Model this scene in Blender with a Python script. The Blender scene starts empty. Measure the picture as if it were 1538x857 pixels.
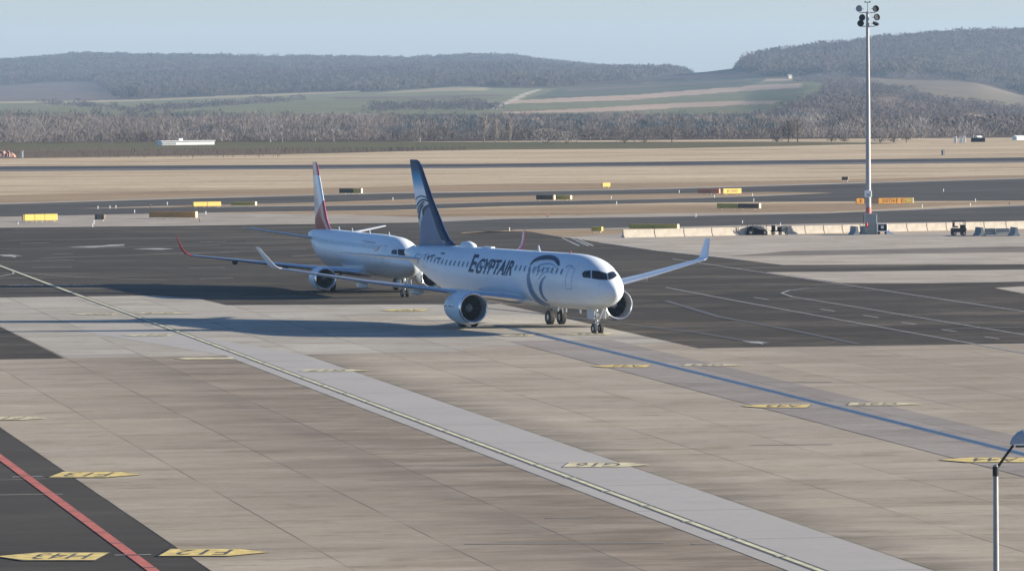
import bpy, bmesh, math, random
import numpy as np
from mathutils import Vector, Matrix
random.seed(7); RNG = np.random.default_rng(11)
SC = bpy.context.scene
COL = SC.collection
R_ = math.radians
# ---------------------------------------------------------------- camera
FPX, HC, CX, CY = 9200.0, 18.4, 769.0, 428.5
PITCH = math.atan((CY - 93) / FPX); ROLL = .007
Fv = Vector((0, math.cos(PITCH), -math.sin(PITCH)))
R0 = Vector((1, 0, 0)); U0 = R0.cross(Fv)
Rv = math.cos(ROLL) * R0 - math.sin(ROLL) * U0
Uv = math.cos(ROLL) * U0 + math.sin(ROLL) * R0
CAM = Vector((0, 0, HC))
cam = bpy.data.cameras.new('camera'); camo = bpy.data.objects.new('camera', cam); COL.objects.link(camo)
M = Matrix((Rv, Uv, -Fv)).transposed().to_4x4(); M.translation = CAM
camo.matrix_world = M
cam.sensor_width = 36; cam.lens = 36 * FPX / 1538; cam.clip_start = 1; cam.clip_end = 40000
SC.camera = camo
# ---------------------------------------------------------------- sky, sun, exposure
SUN_EL = R_(14.0); SUN_AZ_XY = math.atan2(.066, 1)           # the sun stands to the right, low
w = bpy.data.worlds.new('World'); SC.world = w; w.use_nodes = True
nt = w.node_tree; bg = nt.nodes['Background']
sky = nt.nodes.new('ShaderNodeTexSky'); sky.sky_type = 'NISHITA'; sky.sun_disc = False
sky.sun_elevation = SUN_EL; sky.sun_rotation = math.pi / 2 - SUN_AZ_XY
sky.altitude = 200; sky.air_density = 1.0; sky.dust_density = .6; sky.ozone_density = 3.0
# thin winter haze: the sky is paler and brighter close to the horizon, deeper blue above
tcw = nt.nodes.new('ShaderNodeTexCoord'); spw = nt.nodes.new('ShaderNodeSeparateXYZ'); nt.links.new(tcw.outputs['Generated'], spw.inputs[0])
mrw = nt.nodes.new('ShaderNodeMapRange'); mrw.interpolation_type = 'SMOOTHSTEP'; nt.links.new(spw.outputs[2], mrw.inputs[0])
for i_, v_ in zip((1, 2, 3, 4), (0.0, .14, 0, 1)): mrw.inputs[i_].default_value = v_
mxt = nt.nodes.new('ShaderNodeMix'); mxt.data_type = 'RGBA'; nt.links.new(mrw.outputs[0], mxt.inputs[0])
mxt.inputs[6].default_value = (.69, .79, 1.16, 1); mxt.inputs[7].default_value = (.46, .54, .66, 1)
mxm = nt.nodes.new('ShaderNodeMix'); mxm.data_type = 'RGBA'; mxm.blend_type = 'MULTIPLY'; mxm.inputs[0].default_value = 1
nt.links.new(sky.outputs[0], mxm.inputs[6]); nt.links.new(mxt.outputs[2], mxm.inputs[7])
nt.links.new(mxm.outputs[2], bg.inputs[0]); bg.inputs[1].default_value = .10
sl = bpy.data.lights.new('sun', 'SUN'); sl.energy = 5.0; sl.angle = R_(.5); sl.color = (1, .90, .745)
so = bpy.data.objects.new('sun', sl); COL.objects.link(so)
sd = Vector((math.cos(SUN_EL) * math.cos(SUN_AZ_XY), math.cos(SUN_EL) * math.sin(SUN_AZ_XY), math.sin(SUN_EL)))
so.rotation_euler = sd.to_track_quat('Z', 'Y').to_euler(); so.location = (60, 300, 60)
SC.view_settings.view_transform = 'Standard'; SC.view_settings.look = 'None'
SC.view_settings.gamma = 1; SC.view_settings.use_curve_mapping = False
SC.view_settings.exposure = 1.36
SC.render.engine = 'CYCLES'; SC.cycles.volume_bounces = 0; SC.cycles.max_bounces = 4
SC.cycles.transparent_max_bounces = 8

# ---------------------------------------------------------------- helpers
def ray(x, y): return Fv + Rv * ((x - CX) / FPX) - Uv * ((y - CY) / FPX)
def G(x, y, z=0.0):
    d = ray(x, y); t = (z - HC) / d.z; p = CAM + d * t; return Vector((p.x, p.y, z))
def D(x, y, dist):
    d = ray(x, y); return CAM + d * (dist / d.y)
def proj(P):
    q = Vector(P) - CAM; z = q.dot(Fv); return CX + FPX * q.dot(Rv) / z, CY - FPX * q.dot(Uv) / z
AU = Vector((-.166725, .98600343)); AV = Vector((.98600343, .166725))
APR = math.atan2(AV.y, AV.x)
def ab(p): return (p[0] * AV.x + p[1] * AV.y, p[0] * AU.x + p[1] * AU.y)      # (b across, a along)

def tag(o, label=None, cat=None, group=None, kind=None):
    if label: o['label'] = label
    if cat: o['category'] = cat
    if group: o['group'] = group
    if kind: o['kind'] = kind
    return o
def empty(name, loc, rz=0, **k):
    o = bpy.data.objects.new(name, None); COL.objects.link(o); o.location = loc; o.rotation_euler = (0, 0, rz)
    o.empty_display_size = .5
    return tag(o, **k)
def mesh_obj(name, V, Fc, m, parent=None, smooth=False, mats=None, mi=None):
    me = bpy.data.meshes.new(name); me.from_pydata([tuple(v) for v in V], [], Fc)
    for mm in (mats or [m]): me.materials.append(mm)
    if mi is not None: me.polygons.foreach_set('material_index', mi)
    if smooth: me.polygons.foreach_set('use_smooth', [True] * len(me.polygons))
    me.update()
    o = bpy.data.objects.new(name, me); COL.objects.link(o)
    if parent: o.parent = parent
    return o
class MB:
    def __init__(s): s.v = []; s.f = []
    def add(s, V, Fc):
        n = len(s.v); s.v += [tuple(v) for v in V]; s.f += [tuple(i + n for i in f) for f in Fc]; return s
    def box(s, c, size, rz=0, bev=0):
        bm = bmesh.new(); bmesh.ops.create_cube(bm, size=1)
        bmesh.ops.scale(bm, vec=size, verts=bm.verts)
        if bev: bmesh.ops.bevel(bm, geom=bm.edges[:], offset=bev, segments=2, affect='EDGES', profile=.5)
        if rz: bmesh.ops.rotate(bm, matrix=Matrix.Rotation(rz, 3, 'Z'), verts=bm.verts)
        bmesh.ops.translate(bm, vec=c, verts=bm.verts)
        s.bm(bm); return s
    def bm(s, bm):
        bm.verts.index_update(); s.add([v.co[:] for v in bm.verts], [[v.index for v in f.verts] for f in bm.faces]); bm.free()
    def tube(s, a, b, r1, r2=None, n=10, cap=True):
        a = Vector(a); b = Vector(b); r2 = r1 if r2 is None else r2; d = (b - a).normalized()
        t = Vector((0, 0, 1)) if abs(d.z) < .9 else Vector((1, 0, 0)); e = d.cross(t).normalized(); g = d.cross(e)
        V = []
        for c, r in ((a, r1), (b, r2)):
            for i in range(n): an = 2 * math.pi * i / n; V.append(c + e * (math.cos(an) * r) + g * (math.sin(an) * r))
        Fc = [(i, (i + 1) % n, n + (i + 1) % n, n + i) for i in range(n)]
        if cap: Fc += [tuple(range(n))[::-1], tuple(range(n, 2 * n))]
        return s.add(V, Fc)
    def lathe(s, prof, axis='x', c=(0, 0, 0), n=28):      # prof: (t along axis, r)
        V = []
        for t, r in prof:
            for i in range(n):
                an = 2 * math.pi * i / n; p = {'x': (t, r * math.cos(an), r * math.sin(an)), 'y': (r * math.cos(an), t, r * math.sin(an)), 'z': (r * math.cos(an), r * math.sin(an), t)}[axis]
                V.append((p[0] + c[0], p[1] + c[1], p[2] + c[2]))
        Fc = [(k * n + i, k * n + (i + 1) % n, (k + 1) * n + (i + 1) % n, (k + 1) * n + i) for k in range(len(prof) - 1) for i in range(n)]
        return s.add(V, Fc)
    def loft(s, secs, cap=True):
        n = len(secs[0]); V = [p for q in secs for p in q]
        Fc = [(k * n + i, k * n + (i + 1) % n, (k + 1) * n + (i + 1) % n, (k + 1) * n + i) for k in range(len(secs) - 1) for i in range(n)]
        if cap: Fc += [tuple(range(n))[::-1], tuple(range((len(secs) - 1) * n, len(secs) * n))]
        return s.add(V, Fc)
    def build(s, name, m, parent=None, smooth=False):
        o = mesh_obj(name, s.v, s.f, m, parent, smooth)
        bm = bmesh.new(); bm.from_mesh(o.data); bmesh.ops.recalc_face_normals(bm, faces=bm.faces); bm.to_mesh(o.data); bm.free()
        if smooth: smooth_by_angle(o.data, R_(40))
        return o
def smooth_by_angle(me, ang):
    bm = bmesh.new(); bm.from_mesh(me)
    for f in bm.faces: f.smooth = True
    for e in bm.edges:
        if len(e.link_faces) == 2 and e.calc_face_angle(0) > ang: e.smooth = False
    bm.to_mesh(me); bm.free()

# ---------------------------------------------------------------- materials
def mat(name, col, rough=.6, metal=0, var=.12, scale=1.5, bump=0, spec=.5, coat=0):
    m = bpy.data.materials.new(name); m.use_nodes = True; t = m.node_tree; b = t.nodes['Principled BSDF']
    b.inputs['Roughness'].default_value = rough; b.inputs['Metallic'].default_value = metal
    b.inputs['Specular IOR Level'].default_value = spec
    if coat: b.inputs['Coat Weight'].default_value = coat; b.inputs['Coat Roughness'].default_value = .08
    tc = t.nodes.new('ShaderNodeTexCoord'); n = t.nodes.new('ShaderNodeTexNoise'); n.inputs['Scale'].default_value = scale; n.inputs['Detail'].default_value = 6
    t.links.new(tc.outputs['Object'], n.inputs['Vector'])
    r = t.nodes.new('ShaderNodeMapRange'); r.inputs[1].default_value = .3; r.inputs[2].default_value = .7
    r.inputs[3].default_value = 1 - var; r.inputs[4].default_value = 1 + var
    t.links.new(n.outputs[0], r.inputs[0])
    mx = t.nodes.new('ShaderNodeMix'); mx.data_type = 'RGBA'; mx.blend_type = 'MULTIPLY'; mx.inputs[0].default_value = 1
    mx.inputs[6].default_value = (*col, 1)
    t.links.new(r.outputs[0], mx.inputs[7]); t.links.new(mx.outputs[2], b.inputs['Base Color'])
    if bump:
        bp = t.nodes.new('ShaderNodeBump'); bp.inputs['Strength'].default_value = bump; bp.inputs['Distance'].default_value = .05
        t.links.new(n.outputs[0], bp.inputs['Height']); t.links.new(bp.outputs[0], b.inputs['Normal'])
    return m
class NT:
    """small node builder"""
    def __init__(s, name, rough=.9):
        s.m = bpy.data.materials.new(name); s.m.use_nodes = True; s.t = s.m.node_tree; s.b = s.t.nodes['Principled BSDF']
        s.b.inputs['Roughness'].default_value = rough; s.b.inputs['Specular IOR Level'].default_value = .25
        s.tc = s.t.nodes.new('ShaderNodeTexCoord'); s.o = s.tc.outputs['Object']
        sp = s.t.nodes.new('ShaderNodeSeparateXYZ'); s.t.links.new(s.o, sp.inputs[0]); s.x, s.y, s.z = sp.outputs
    def set(s, n, i, v):
        if hasattr(v, 'node'): s.t.links.new(v, n.inputs[i])
        elif v is not None: n.inputs[i].default_value = v
    def math(s, op, a, b=None, c=None, clamp=False):
        n = s.t.nodes.new('ShaderNodeMath'); n.operation = op; n.use_clamp = clamp; s.set(n, 0, a); s.set(n, 1, b); s.set(n, 2, c); return n.outputs[0]
    def noise(s, scale, detail=5, sx=1, sy=1, rough=.55, off=0):
        mp = s.t.nodes.new('ShaderNodeMapping'); mp.inputs['Scale'].default_value = (sx, sy, 1); mp.inputs['Location'].default_value = (off, off, 0)
        s.t.links.new(s.o, mp.inputs[0]); n = s.t.nodes.new('ShaderNodeTexNoise'); n.inputs['Scale'].default_value = scale
        n.inputs['Detail'].default_value = detail; n.inputs['Roughness'].default_value = rough
        s.t.links.new(mp.outputs[0], n.inputs['Vector']); return n.outputs[0]
    def mr(s, v, a, b, c, d, smooth=False):
        n = s.t.nodes.new('ShaderNodeMapRange'); s.set(n, 0, v)
        if smooth: n.interpolation_type = 'SMOOTHSTEP'
        for i, q in zip((1, 2, 3, 4), (a, b, c, d)): n.inputs[i].default_value = q
        return n.outputs[0]
    def mix(s, f, a, b, mode='MIX'):
        n = s.t.nodes.new('ShaderNodeMix'); n.data_type = 'RGBA'; n.blend_type = mode; s.set(n, 0, f)
        for i, v in ((6, a), (7, b)):
            if isinstance(v, tuple): n.inputs[i].default_value = (*v, 1)
            else: s.t.links.new(v, n.inputs[i])
        return n.outputs[2]
    def ramp(s, v, stops):
        n = s.t.nodes.new('ShaderNodeValToRGB'); s.set(n, 0, v); e = n.color_ramp.elements
        while len(e) < len(stops): e.new(.5)
        for k, (p, c) in zip(e, stops): k.position = p; k.color = (*c, 1)
        return n.outputs[0]
    def white(s, x, y):
        c = s.t.nodes.new('ShaderNodeCombineXYZ'); s.set(c, 0, x); s.set(c, 1, y)
        n = s.t.nodes.new('ShaderNodeTexWhiteNoise'); n.noise_dimensions = '3D'; s.t.links.new(c.outputs[0], n.inputs['Vector']); return n.outputs[0]
    def out(s, c): s.t.links.new(c, s.b.inputs['Base Color']); return s.m

SP = 5.10      # slab width; joints at b = 26.16 + k*SP, a = 382.9 + k*SP
B0 = 28.15 * HC / 19.8; A0 = 412.4 * HC / 19.8
def line_mask(n, v, off, sp, wid):
    q = n.math('FRACT', n.math('DIVIDE', n.math('SUBTRACT', v, off - sp * 200.5), sp))
    return n.math('LESS_THAN', n.math('ABSOLUTE', n.math('SUBTRACT', q, .5)), wid / sp / 2)
def concrete(name, base, brown=0.0, joints=True, dark=.1):
    n = NT(name, .92); n.b.inputs['Specular IOR Level'].default_value = .12
    big = n.noise(.035, 5, rough=.6); mid = n.noise(.16, 8, .5, 1, .7); fine = n.noise(2.2, 5, rough=.7); stk = n.noise(.34, 8, .42, 1, .75, 31); st2 = n.noise(.9, 7, .35, 1, .75, 61)
    T = lambda f: tuple(k * q for k, q in zip(base, f))
    c = n.mix(n.mr(mid, .36, .64, 0, .95), base, T((.80, .765, .72)))
    c = n.mix(n.mr(big, .42, .62, 0, .6), c, T((.86, .84, .81)))
    c = n.mix(n.mr(stk, .535, .63, 0, .75), c, T((.56, .51, .45)))
    c = n.mix(n.mr(st2, .56, .66, 0, .6), c, T((.60, .56, .50)))
    c = n.mix(n.mr(stk, .34, .44, .6, 0), c, T((1.2, 1.19, 1.17)))
    c = n.mix(1.0, c, n.mr(fine, .3, .7, .92, 1.08), 'MULTIPLY')
    sb = n.math('FLOOR', n.math('DIVIDE', n.math('SUBTRACT', n.x, B0 - SP * 200), SP))
    sa = n.math('FLOOR', n.math('DIVIDE', n.math('SUBTRACT', n.y, A0 - SP * 200), SP))
    c = n.mix(1.0, c, n.mr(n.white(sb, sa), 0, 1, .90, 1.06), 'MULTIPLY')
    c = n.mix(1.0, c, n.mr(n.white(sb, 3.7), 0, 1, .96, 1.03), 'MULTIPLY')
    if brown:
        pn = n.noise(.22, 8, .4, 1, .75, 9)
        t1 = n.mr(n.x, 27, 45.5, .05, 1, True); t2 = n.math('GREATER_THAN', 46.6, n.x)
        k1 = n.math('MULTIPLY', n.math('MULTIPLY', t1, t2), n.mr(pn, .36, .60, .25, 1))
        t3 = n.mr(n.x, 51.5, 55.0, 1, 0, True); t4 = n.math('GREATER_THAN', n.x, 51.4)
        k2 = n.math('MULTIPLY', n.math('MULTIPLY', t3, t4), n.mr(n.noise(.3, 8, .4, 1, .75, 19), .36, .6, 0, 1))
        t5 = n.mr(n.x, 74, 82, 0, .6, True); k3 = n.math('MULTIPLY', t5, n.mr(n.noise(.16, 8, .4, 1, .75, 5), .35, .58, 0, 1))
        rub = n.math('MULTIPLY', n.mr(n.math('ABSOLUTE', n.math('SUBTRACT', n.x, 40.6)), 0, 1.6, 1, 0, True), n.mr(n.noise(.1, 7, .6, 1, .7, 55), .4, .65, 0, .8))
        c = n.mix(n.math('MULTIPLY', k1, brown), c, (.15, .115, .085))
        c = n.mix(n.math('MULTIPLY', k2, brown * .9), c, (.15, .13, .10))
        c = n.mix(n.math('MULTIPLY', k3, brown), c, (.225, .18, .14))
        c = n.mix(n.math('MULTIPLY', rub, .5), c, (.13, .11, .095))
    if joints:
        ln = n.math('MULTIPLY', line_mask(n, n.x, B0, SP, .07), n.mr(n.noise(.08, 3, off=3), .35, .6, .12, .85))
        la = n.math('MULTIPLY', line_mask(n, n.y, A0, SP * 3, .22), n.mr(n.noise(.06, 3, off=77), .46, .62, 0, .7))
        c = n.mix(n.math('MAXIMUM', ln, la), c, (.075, .067, .06))
    return n.out(c)
def smooth_concrete(name, base, dark=0):
    n = NT(name, .92); n.b.inputs['Specular IOR Level'].default_value = .12
    c = n.mix(n.mr(n.noise(.1, 6, .5, 1, .65), .35, .65, 0, .8), base, tuple(k * .9 for k in base))
    c = n.mix(n.mr(n.noise(.5, 7, .45, 1, .72, 23), .55, .75, 0, .5), c, tuple(k * .75 for k in base))
    c = n.mix(1.0, c, n.mr(n.noise(2.2, 5, rough=.7), .3, .7, .95, 1.05), 'MULTIPLY')
    la = n.math('MULTIPLY', line_mask(n, n.y, A0, SP * 3, .2), .5)
    return n.out(n.mix(la, c, (.10, .095, .09)))
def asphalt(name, base, patch=1.0):
    n = NT(name, .92); n.b.inputs['Specular IOR Level'].default_value = .08
    c = n.mix(n.mr(n.noise(.05, 5), .38, .65, 0, .8), base, tuple(k * .66 for k in base))
    c = n.mix(n.mr(n.noise(.07, 8, .5, 1.4, .75, 8), .5, .62, 0, .75 * patch), c, tuple(k * f for k, f in zip(base, (2.1, 2.05, 2.0))))
    c = n.mix(n.mr(n.noise(.5, 6, rough=.7, off=48), .52, .72, 0, .6 * patch), c, tuple(k * .5 for k in base))
    c = n.mix(n.mr(n.noise(.16, 6, .35, 1, .75, 148), .54, .74, 0, .5), c, tuple(k * 1.8 for k in base))
    c = n.mix(1.0, c, n.mr(n.noise(6, 4), .3, .7, .88, 1.12), 'MULTIPLY')
    return n.out(c)
def grass(name, a, b, c3):
    n = NT(name, 1); n.b.inputs['Specular IOR Level'].default_value = .02
    c = n.mix(n.mr(n.noise(.02, 6, .4, 1.4, .7), .40, .60, 0, 1), a, b)
    c = n.mix(n.mr(n.noise(.05, 7, .35, 1.2, .75, 12), .50, .66, 0, .9), c, c3)
    c = n.mix(n.mr(n.noise(.06, 7, .3, 1.3, .75, 64), .52, .68, 0, .8), c, tuple(min(1, k * f) for k, f in zip(a, (1.22, 1.2, 1.2))))
    c = n.mix(n.mr(n.noise(.25, 6, .5, 1, .75, 91), .5, .72, 0, .6), c, tuple(k * .62 for k in b))
    c = n.mix(1.0, c, n.mr(n.noise(.8, 6, rough=.75), .3, .7, .8, 1.2), 'MULTIPLY')
    return n.out(c)
m_conc = concrete('stand_concrete', (.40, .348, .278), brown=.9)
m_conc2 = concrete('pale_grey_concrete', (.41, .38, .33))
m_strip = smooth_concrete('grey_lane_concrete', (.375, .355, .33), dark=.03)
m_band = concrete('mauve_lane_concrete', (.30, .27, .245))
m_far = concrete('far_apron_concrete', (.42, .375, .32), joints=False)
m_asph = asphalt('apron_asphalt', (.064, .055, .044))
m_asph2 = asphalt('smooth_asphalt', (.066, .059, .050), .2)
m_taxi = asphalt('taxiway_asphalt', (.080, .075, .068), .3)
m_rwy = asphalt('runway_asphalt', (.06, .06, .064), .3)
m_shoulder = concrete('shoulder_gravel', (.38, .34, .29), joints=False)
m_grass = grass('dry_grass', (.53, .425, .295), (.42, .33, .22), (.27, .20, .135))
m_brown = grass('worn_brown_grass', (.31, .23, .15), (.33, .25, .165), (.19, .135, .09))
m_crop = grass('winter_crop', (.115, .115, .065), (.15, .125, .08), (.09, .10, .05))
m_vine = grass('vineyard_soil', (.13, .10, .07), (.17, .125, .09), (.10, .08, .055))
m_yel = mat('yellow_paint', (.62, .47, .15), .75, var=.35, scale=2)
m_yelf = mat('faded_yellow_paint', (.52, .46, .28), .8, var=.35, scale=1.5)
m_blk = mat('black_paint', (.065, .06, .055), .7)
m_wht = mat('white_paint', (.33, .32, .30), .7, var=.4, scale=2)
m_blu = mat('blue_paint', (.045, .105, .20), .6, var=.2, scale=2)
m_blul = mat('light_blue_paint', (.13, .20, .30), .6, var=.2, scale=2)
m_red = mat('red_paint', (.42, .105, .07), .75, var=.25, scale=2)

# ---------------------------------------------------------------- ground sheets
def sheet(name, pts, z, m, px=True):
    """flat sheet in apron-local axes (x = across, y = along); pts in photo pixels or (b,a)"""
    q = [ab(G(*p)) for p in pts] if px else pts
    bm = bmesh.new(); vs = [bm.verts.new((a, b, 0)) for a, b in q]; f = bm.faces.new(vs)
    if f.calc_area() and (f.normal_update() or f.normal.z < 0): f.normal_flip()
    bmesh.ops.triangulate(bm, faces=bm.faces)
    mb = MB(); mb.bm(bm); o = mesh_obj(name, mb.v, mb.f, m); o.rotation_euler = (0, 0, APR); o.location = (0, 0, z)
    return tag(o, kind='structure')
gv = [(-2600, -400, 0), (2600, -400, 0), (2600, 1425, 0), (-2600, 1425, 0)]
tag(mesh_obj('ground', gv, [(0, 1, 2, 3)], m_grass), kind='structure')
k = HC / 19.8
def BA(b, a): return (b * k, a * k)
# apron asphalt covers everything up to its far edge
sheet('apron_asphalt', [(-1500, 343), (0, 341), (250, 339), (640, 333.5), (790, 347), (850, 357), (1000, 357), (1400, 352), (2600, 341), (2600, 1500), (-1500, 1500)], .008, m_asph)
E1 = [BA(28.15, 100), BA(28.15, 412.4), BA(39.05, 412.4), BA(39.05, 464)]
far = [ab(G(*p)) for p in [(-200, 449), (0, 447), (232, 444), (300, 449), (340, 458.5), (700, 457), (752, 456.5)]]
poly = [BA(28.15, 60), BA(28.15, 412.4), BA(39.05, 412.4), BA(39.05, 464), BA(20, 480)] + far + [BA(82.9, 413.4), BA(200, 413.4), BA(200, 60)]
sheet('stand_concrete', [(b, a) for b, a in poly if True], .016, m_conc, px=False)
sheet('pale_concrete', [BA(39.3, 412.6), BA(39.05, 464), BA(22, 478)] + far + [BA(82.85, 421), BA(69, 421), BA(66, 414), BA(55.4, 412.6)], .022, m_conc2, px=False)
sheet('grey_lane', [BA(50, 60), BA(50, 412.7), BA(44, 455), BA(50, 455), BA(55.43, 412.7), BA(55.43, 60)], .028, m_strip, px=False)
sheet('mauve_lane', [BA(72.1, 250), BA(72.1, 414), BA(72.1, 428), BA(79.5, 428), BA(79.5, 250)], .028, m_band, px=False)
sheet('smooth_asphalt', [BA(28.1, 60), BA(28.1, 410), BA(-60, 410), BA(-60, 60)], .014, m_asph2, px=False)
sheet('service_asphalt', [(690, 461), (1100, 404), (1154, 408), (1300, 419), (1400, 426), (1538, 423), (2600, 415), (2600, 499), (1538, 514.5), (1300, 517), (1054, 521.5), (860, 478)], .012, asphalt('service_asphalt', (.060, .051, .041), 1.25))
# pale concrete beyond
sheet('far_concrete', [(848, 356), (1000, 356), (1538, 346), (2600, 327), (2600, 376), (1538, 397), (1175, 398), (1060, 384), (990, 377), (915, 366)], .016, m_far)
sheet('far_concrete_seam', [(1090, 385), (1190, 377), (1350, 374), (1538, 370), (2600, 350), (2600, 358), (1538, 379), (1350, 381), (1200, 384)], .022, concrete('worn_concrete', (.20, .175, .155), joints=False))
sheet('far_concrete_tongue', [(1150, 409), (1538, 405), (2600, 385), (2600, 403), (1538, 423), (1400, 425.5), (1262, 425), (1190, 415)], .018, m_far)
sheet('far_concrete_wedge', [(1494, 432.5), (1538, 430), (2600, 410), (2600, 450), (1538, 441)], .018, m_far)
# infield strips, from near to far
sheet('gravel_strip', [(-1500, 333), (0, 325), (300, 319), (640, 325), (760, 326), (1000, 320.5), (1240, 319), (1538, 307), (2600, 290), (2600, 318), (1538, 344), (1350, 348), (950, 356), (850, 356), (790, 347), (640, 334), (250, 339.5), (0, 342), (-1500, 350)], .010, m_shoulder)
sheet('worn_grass', [(560, 317), (760, 311.5), (1000, 308), (1240, 305), (1538, 302.5), (1538, 303.5), (1400, 310), (1240, 318.5), (1000, 320), (760, 325), (620, 326), (520, 322), (330, 320)], .014, m_brown)
sheet('worn_grass', [(690, 351), (760, 346), (1000, 343), (1240, 338), (1538, 333), (2600, 315), (2600, 317), (1538, 335), (1240, 343), (940, 350), (860, 355.5), (790, 347.5), (700, 348)], .014, m_brown)
sheet('taxiway', [(640, 334), (760, 329), (1000, 325.5), (1240, 320.5), (1538, 309), (2600, 285), (2600, 312), (1538, 332), (1240, 335.5), (1000, 341), (760, 345), (700, 349), (640, 346)], .018, m_taxi)
sheet('taxiway', [(-1500, 320), (0, 307), (250, 299.5), (590, 290.5), (760, 288.7), (1000, 284), (1240, 277), (1538, 268.5), (2600, 240), (2600, 285), (1538, 301.5), (1400, 302), (1240, 302.5), (1000, 304.5), (760, 309.6), (590, 315.5), (330, 319), (0, 325.5), (-1500, 345)], .018, m_taxi)
sheet('infield_grass', [(108, 313.5), (250, 309), (450, 305), (590, 300), (760, 294.6), (1000, 291), (1150, 288.5), (1253, 289.5), (1150, 294), (1000, 298.5), (760, 303), (590, 307.5), (330, 311)], .024, m_brown)
sheet('infield_edge', [(108, 313.5), (250, 310), (330, 311.3), (590, 308.3), (760, 303.8), (1000, 299.2), (1150, 294.6), (1254, 290), (1200, 291.2), (1130, 294), (1000, 298.3), (760, 302.8), (590, 307), (330, 310)], .030, m_shoulder)
sheet('worn_grass', [(-1500, 305), (0, 293), (330, 285), (590, 280), (760, 276), (1100, 273), (1538, 263), (2600, 240), (2600, 243), (1538, 267.5), (1240, 275.5), (1000, 282.5), (760, 287), (590, 289), (250, 298), (0, 305.5), (-1500, 318)], .006, m_brown)
sheet('taxiway_verge', [(-1500, 319), (0, 305.2), (250, 297.7), (590, 288.9), (760, 287), (1000, 282.3), (1240, 275.4), (1538, 267), (2600, 239), (2600, 241), (1538, 269), (1240, 277.4), (1000, 284.4), (760, 289), (590, 291), (250, 300), (0, 307.4), (-1500, 321)], .012, m_shoulder)
sheet('runway', [(-1500, 256), (0, 250), (700, 246.5), (1538, 236.5), (2600, 223), (2600, 227), (1538, 241.5), (700, 250.5), (0, 254.5), (-1500, 262)], .014, m_rwy)
sheet('runway_shoulder', [(-1500, 262), (0, 254.4), (700, 250.4), (1538, 241.4), (2600, 227), (2600, 229), (1538, 244), (700, 252.5), (0, 257.5), (-1500, 265)], .012, asphalt('runway_shoulder', (.15, .14, .135), .3))
sheet('crop_field', [(-1500, 213.5), (400, 213.3), (1000, 213.0), (1180, 213), (1360, 215), (1180, 219.5), (1000, 223), (700, 225), (400, 224), (0, 225), (-1500, 226)], .006, m_crop)
sheet('vineyard_field', [(-1500, 225), (0, 224), (400, 223), (640, 222.8), (760, 224.3), (640, 226.5), (400, 232.5), (0, 238), (-1500, 240)], .010, m_vine)
sheet('stubble_field', [(1120, 207.5), (2600, 200), (2600, 207.5), (1538, 210.5), (1380, 213.5), (1120, 213)], .014, m_far) if False else None

# painted markings ------------------------------------------------------------
def strip_line(name, pts, wid, z, m, px=True, cuts=None):
    P = [G(*p) for p in pts] if px else [Vector((b * AV.x + a * AU.x, b * AV.y + a * AU.y, 0)) for b, a in pts]
    V = []; Fc = []
    L = []
    for i, p in enumerate(P):
        d = (P[min(i + 1, len(P) - 1)] - P[max(i - 1, 0)]).normalized(); nrm = Vector((-d.y, d.x, 0))
        L += [p + nrm * wid / 2, p - nrm * wid / 2]
    V = [(v.x, v.y, z) for v in L]; Fc = [(2 * i, 2 * i + 1, 2 * i + 3, 2 * i + 2) for i in range(len(P) - 1)]
    o = mesh_obj(name, V, Fc, m); return tag(o, kind='structure')
yl = [BA(51.2, a) for a in (60, 231, 300, 360, 420)] + [BA(51.1, 480), BA(51.0, 530), BA(51.0, 606), BA(51, 640)]
strip_line('centre_line_border', yl, .56, .034, m_blk, px=False)
strip_line('centre_line', yl, .26, .040, mat('pale_yellow_paint', (.56, .53, .34), .7, var=.25, scale=1.0), px=False)
bl = [BA(76.1, 200), BA(76.2, 300), BA(76.3, 357), BA(76.2, 400), BA(75.95, 440), BA(75.7, 455)]
strip_line('blue_line_border', bl, .66, .034, m_blul, px=False)
strip_line('blue_line', bl, .44, .040, m_blu, px=False)
strip_line('blue_line_core', bl, .10, .046, m_blk, px=False)
for j in range(30):
    a = 200 + j * 9.6; strip_line('centre_line_joint', [BA(50.9, a), BA(51.5, a)], .5, .046, bpy.data.materials['number_grey'] if 'number_grey' in bpy.data.materials else mat('number_grey', (.25, .24, .22), .8), px=False)
strip_line('red_line', [BA(25.95, 150), BA(25.95, 238), BA(26, 400)], .44, .034, m_red, px=False)
for j in range(26):
    a = 190 + j * 6.2; strip_line('red_line_joint', [BA(25.7, a), BA(26.25, a)], .25, .040, m_blk, px=False)
for nm, pts, wd in (
    ('white_line', [(1000, 432), (1100, 451), (1256, 479.5), (1538, 530.4), (1700, 560)], .20),
    ('white_line', [(1010, 389), (1100, 402.7), (1538, 468), (1700, 493)], .22),
    ('white_line', [(1280, 431), (1215, 433), (1185, 436.5), (1174, 440.5), (1190, 446), (1275, 459.7), (1538, 503), (1700, 530)], .2),
    ('white_line', [(0, 721), (115, 718)], .10), ('white_line', [(-30, 717.5), (-5, 717)], .12), ('white_line', [(18, 716.5), (64, 715.5)], .25), ('white_line', [(172, 834), (227, 833)], .22),
    ('white_line', [(1420, 494), (1538, 491)], .2),
    ('white_line', [(0, 465), (80, 463)], .15), ('white_line', [(640, 463), (690, 460), (760, 452)], .2),
    ('white_line', [(20, 409), (60, 412), (130, 417), (250, 421)], .18),
    ('white_line', [(-40, 417), (0, 415.5), (20, 411.5), (20, 408)], .2)):
    strip_line(nm, pts, wd, .034, m_wht)
for i, (x, y) in enumerate([(1132, 447), (1232, 464.5), (1297, 474), (1354, 484.5), (1414, 495), (1478, 506), (1545, 518)]):
    strip_line('white_dash', [(x, y), (x + 22, y + 3.2)], .22, .034, m_wht)
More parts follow.
